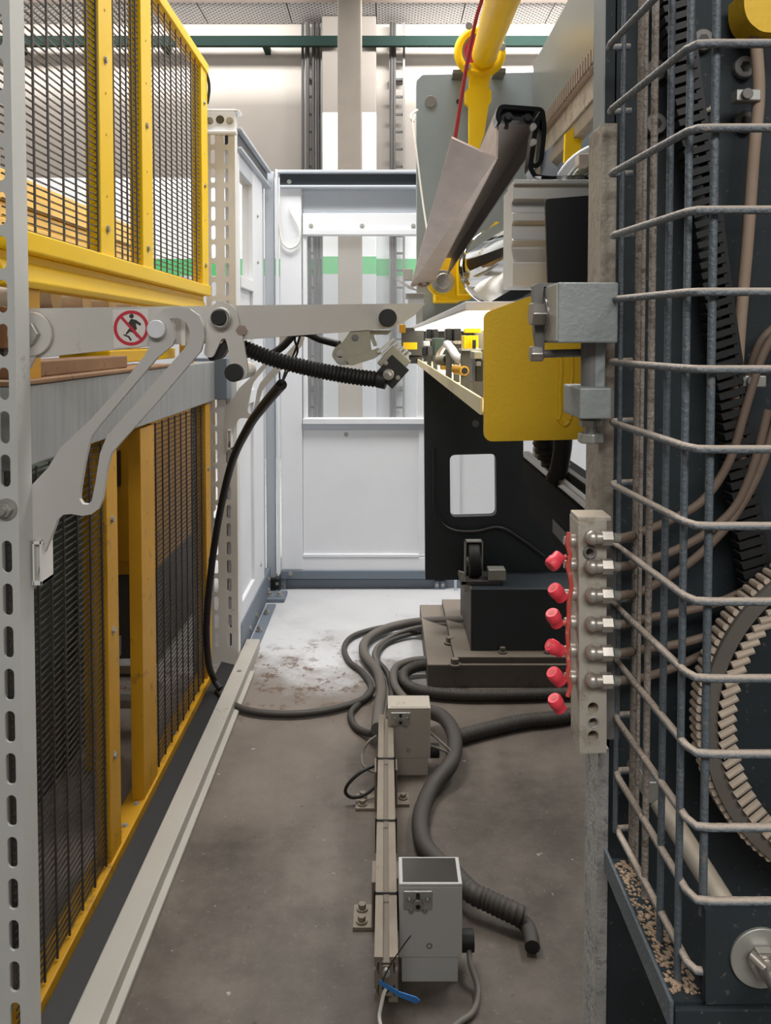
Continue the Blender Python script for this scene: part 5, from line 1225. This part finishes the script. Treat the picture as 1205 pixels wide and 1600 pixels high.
def zof(py, Y): return P(1000, py, Y).z
ztop = 1.60
for px, r_, m_, bot in ((967, .0021, 'wire_v', 1300), (994, .0030, 'wire_r', 1345), (1001, .0018, 'wire_r', 1350), (1015, .0026, 'wire_r', 1400), (1040, .0025, 'wire_v', 1470), (1069, .0025, 'wire_v', 1540)):
    Y = cX*F/(px-CX)
    Xw = cX+0.004+(0.006 if px in (967, 994, 1001) else 0)
    Y = Xw*F/(px-CX) if px not in (967,) else 0.665
    x_ = P(px, 800, Y).x
    part(cg, 'upright_wire', MB().sweep([(x_, Y, P(px, bot, Y).z), (x_, Y, ztop+0.3)], r_, 10), m_)
for k in range(5):
    x_ = P(1108, 800, cF+0.006).x+k*0.0508
    part(cg, 'upright_wire', MB().sweep([(x_, cF+0.006, P(1108, 1440, cF).z), (x_, cF+0.006, ztop+0.3)], .0027, 10), 'wire_v')
# last wire and the trough at the bottom
B = P(1082, 1518, cF); E = P(965, 1298, cB)
part(cg, 'cross_wire', MB().sweep([Vector((P(1104, 1519, cF).x, cF, B.z)), B+Vector((0.003, 0.001, 0)), B+(E-B)*0.05, E-(E-B)*0.04, E+Vector((0.0015, 0.003, 0)), E+Vector((0.018, 0.005, 0))], wr, 10), 'wire')
t0, t1_ = P(958, 1314, cB), P(1068, 1572, cF)
zb2 = t1_.z
flo = MB().box(cX-0.006, cX+0.022, cF, cB, zb2-0.001, zb2+0.003)
flo.box(cX-0.006, 0.46, cF-0.004, cF+0.03, zb2-0.006, zb2)
part(cg, 'trough_floor', flo, 'dark_dust')
lip = MB().prism([(cX-0.009, cF-0.008, zb2-0.010), (cX-0.006, cF-0.008, zb2-0.010), (cX-0.006, cF-0.008, zb2+0.010), (cX-0.009, cF-0.008, zb2+0.010)], (0, cB-cF+0.012, 0))
part(cg, 'trough_lip', lip, 'wire_v', 0.001)
part(cg, 'front_lip', MB().box(cX-0.006, 0.46, cF-0.010, cF-0.006, zb2-0.014, zb2+0.006), 'dark_dust', 0.001)
random.seed(3)
dm = MB()
for i in range(420):
    c = Vector((random.uniform(cX-0.003, cX+0.017), random.uniform(cF+0.006, cB-0.004), zb2+0.003)); r = random.uniform(.0005, .0013)
    dm.obox(c, (r, r*random.uniform(-.5, .5), 0), (-r*.3, r, 0), (0, 0, r*0.8))
part(cg, 'dust_crumbs', dm, 'dust', kind='stuff')
part(cg, 'fixing_plate', front_plate('fixing_plate', [(1103, 1422), (1290, 1420), (1290, 1566), (1103, 1570)], cF-0.006, 0.006, M['dark_dust']), None, 0.0008)
c = P(1188, 1494, cF-0.006)
part(cg, 'washer', MB().cyl(c, c+Vector((0, -0.0025, 0)), 0.0202, n=36), 'steel_dull', 0.0005)
part(cg, 'nut', MB().hexa(c+Vector((0.0, -0.0025, 0)), c+Vector((0, -0.010, 0)), 0.0105), 'steel', 0.001)
part(cg, 'stud', MB().sweep([c+Vector((0, -0.010, 0)), c+Vector((0.001, -0.03, -0.001)), c+Vector((0.0015, -0.045, -0.0015))], 0.0062, 16), 'steel')
part(cg, 'stud_pin', MB().cyl(c+Vector((-0.009, -0.006, 0.006)), c+Vector((-0.002, -0.014, 0.002)), 0.003), 'fitting')
nl = P(1040, 1590, nY2)

# ---------------------------------------------------------------- lamps under the ceiling, one an added fill (their light is set at the top)
for nm_, loc, sz, pw, tilt in LIGHTS:
    t = thing('ceiling_lamp', {'hall_lamp_front': 'wide hall lamp hung over the aisle', 'hall_lamp_left': 'long hall lamp on the left above the conveyor', 'hall_lamp_right': 'long hall lamp on the right above the press',
              'fill_lamp_near': 'added fill lamp behind the viewer, low above the aisle', 'hall_lamp_wall_left': 'slim lamp near the hall wall on the left', 'hall_lamp_wall_right': 'slim lamp near the hall wall on the right',
              'hall_lamp_behind_guard': 'wide hall lamp beyond the white guard'}[nm_], 'lamp', 'hall lamps out of view')
    x, y, z = loc; hx, hy = sz[0]/2, sz[1]/2
    tl = math.radians(tilt); up_ = Vector((0, -math.sin(tl), math.cos(tl))); sd_ = Vector((0, math.cos(tl), math.sin(tl)))
    part(t, 'housing', MB().obox(Vector(loc)+up_*0.03, (hx+0.03, 0, 0), sd_*(hy+0.03), up_*0.02), 'white', 0.005)
    for sx_ in (-0.6, 0.6): part(t, 'hanger', MB().cyl((x+sx_*hx, y, z+0.04), (x+sx_*hx, y, 5.0), 0.008, n=8), 'conduit')

# ---------------------------------------------------------------- put every origin at the base of its thing
bpy.context.view_layer.update()
def walk(o, m, acc):
    if o.type == 'MESH':
        for c in o.bound_box: acc.append(m @ Vector(c))
    for ch in o.children: walk(ch, m @ ch.matrix_local, acc)
done = set()
for o in ROOTS:
    acc = []; walk(o, Matrix.Identity(4), acc)
    if not acc: continue
    lo = Vector([min(p[i] for p in acc) for i in range(3)]); hi = Vector([max(p[i] for p in acc) for i in range(3)])
    L0 = Vector(((lo.x+hi.x)/2, (lo.y+hi.y)/2, lo.z))
    if o.type == 'MESH':
        if o.data.users > 1: continue
        o.data.transform(T(-L0))
    for ch in o.children: ch.matrix_local = T(-L0) @ ch.matrix_local
    o.location = o.location+L0
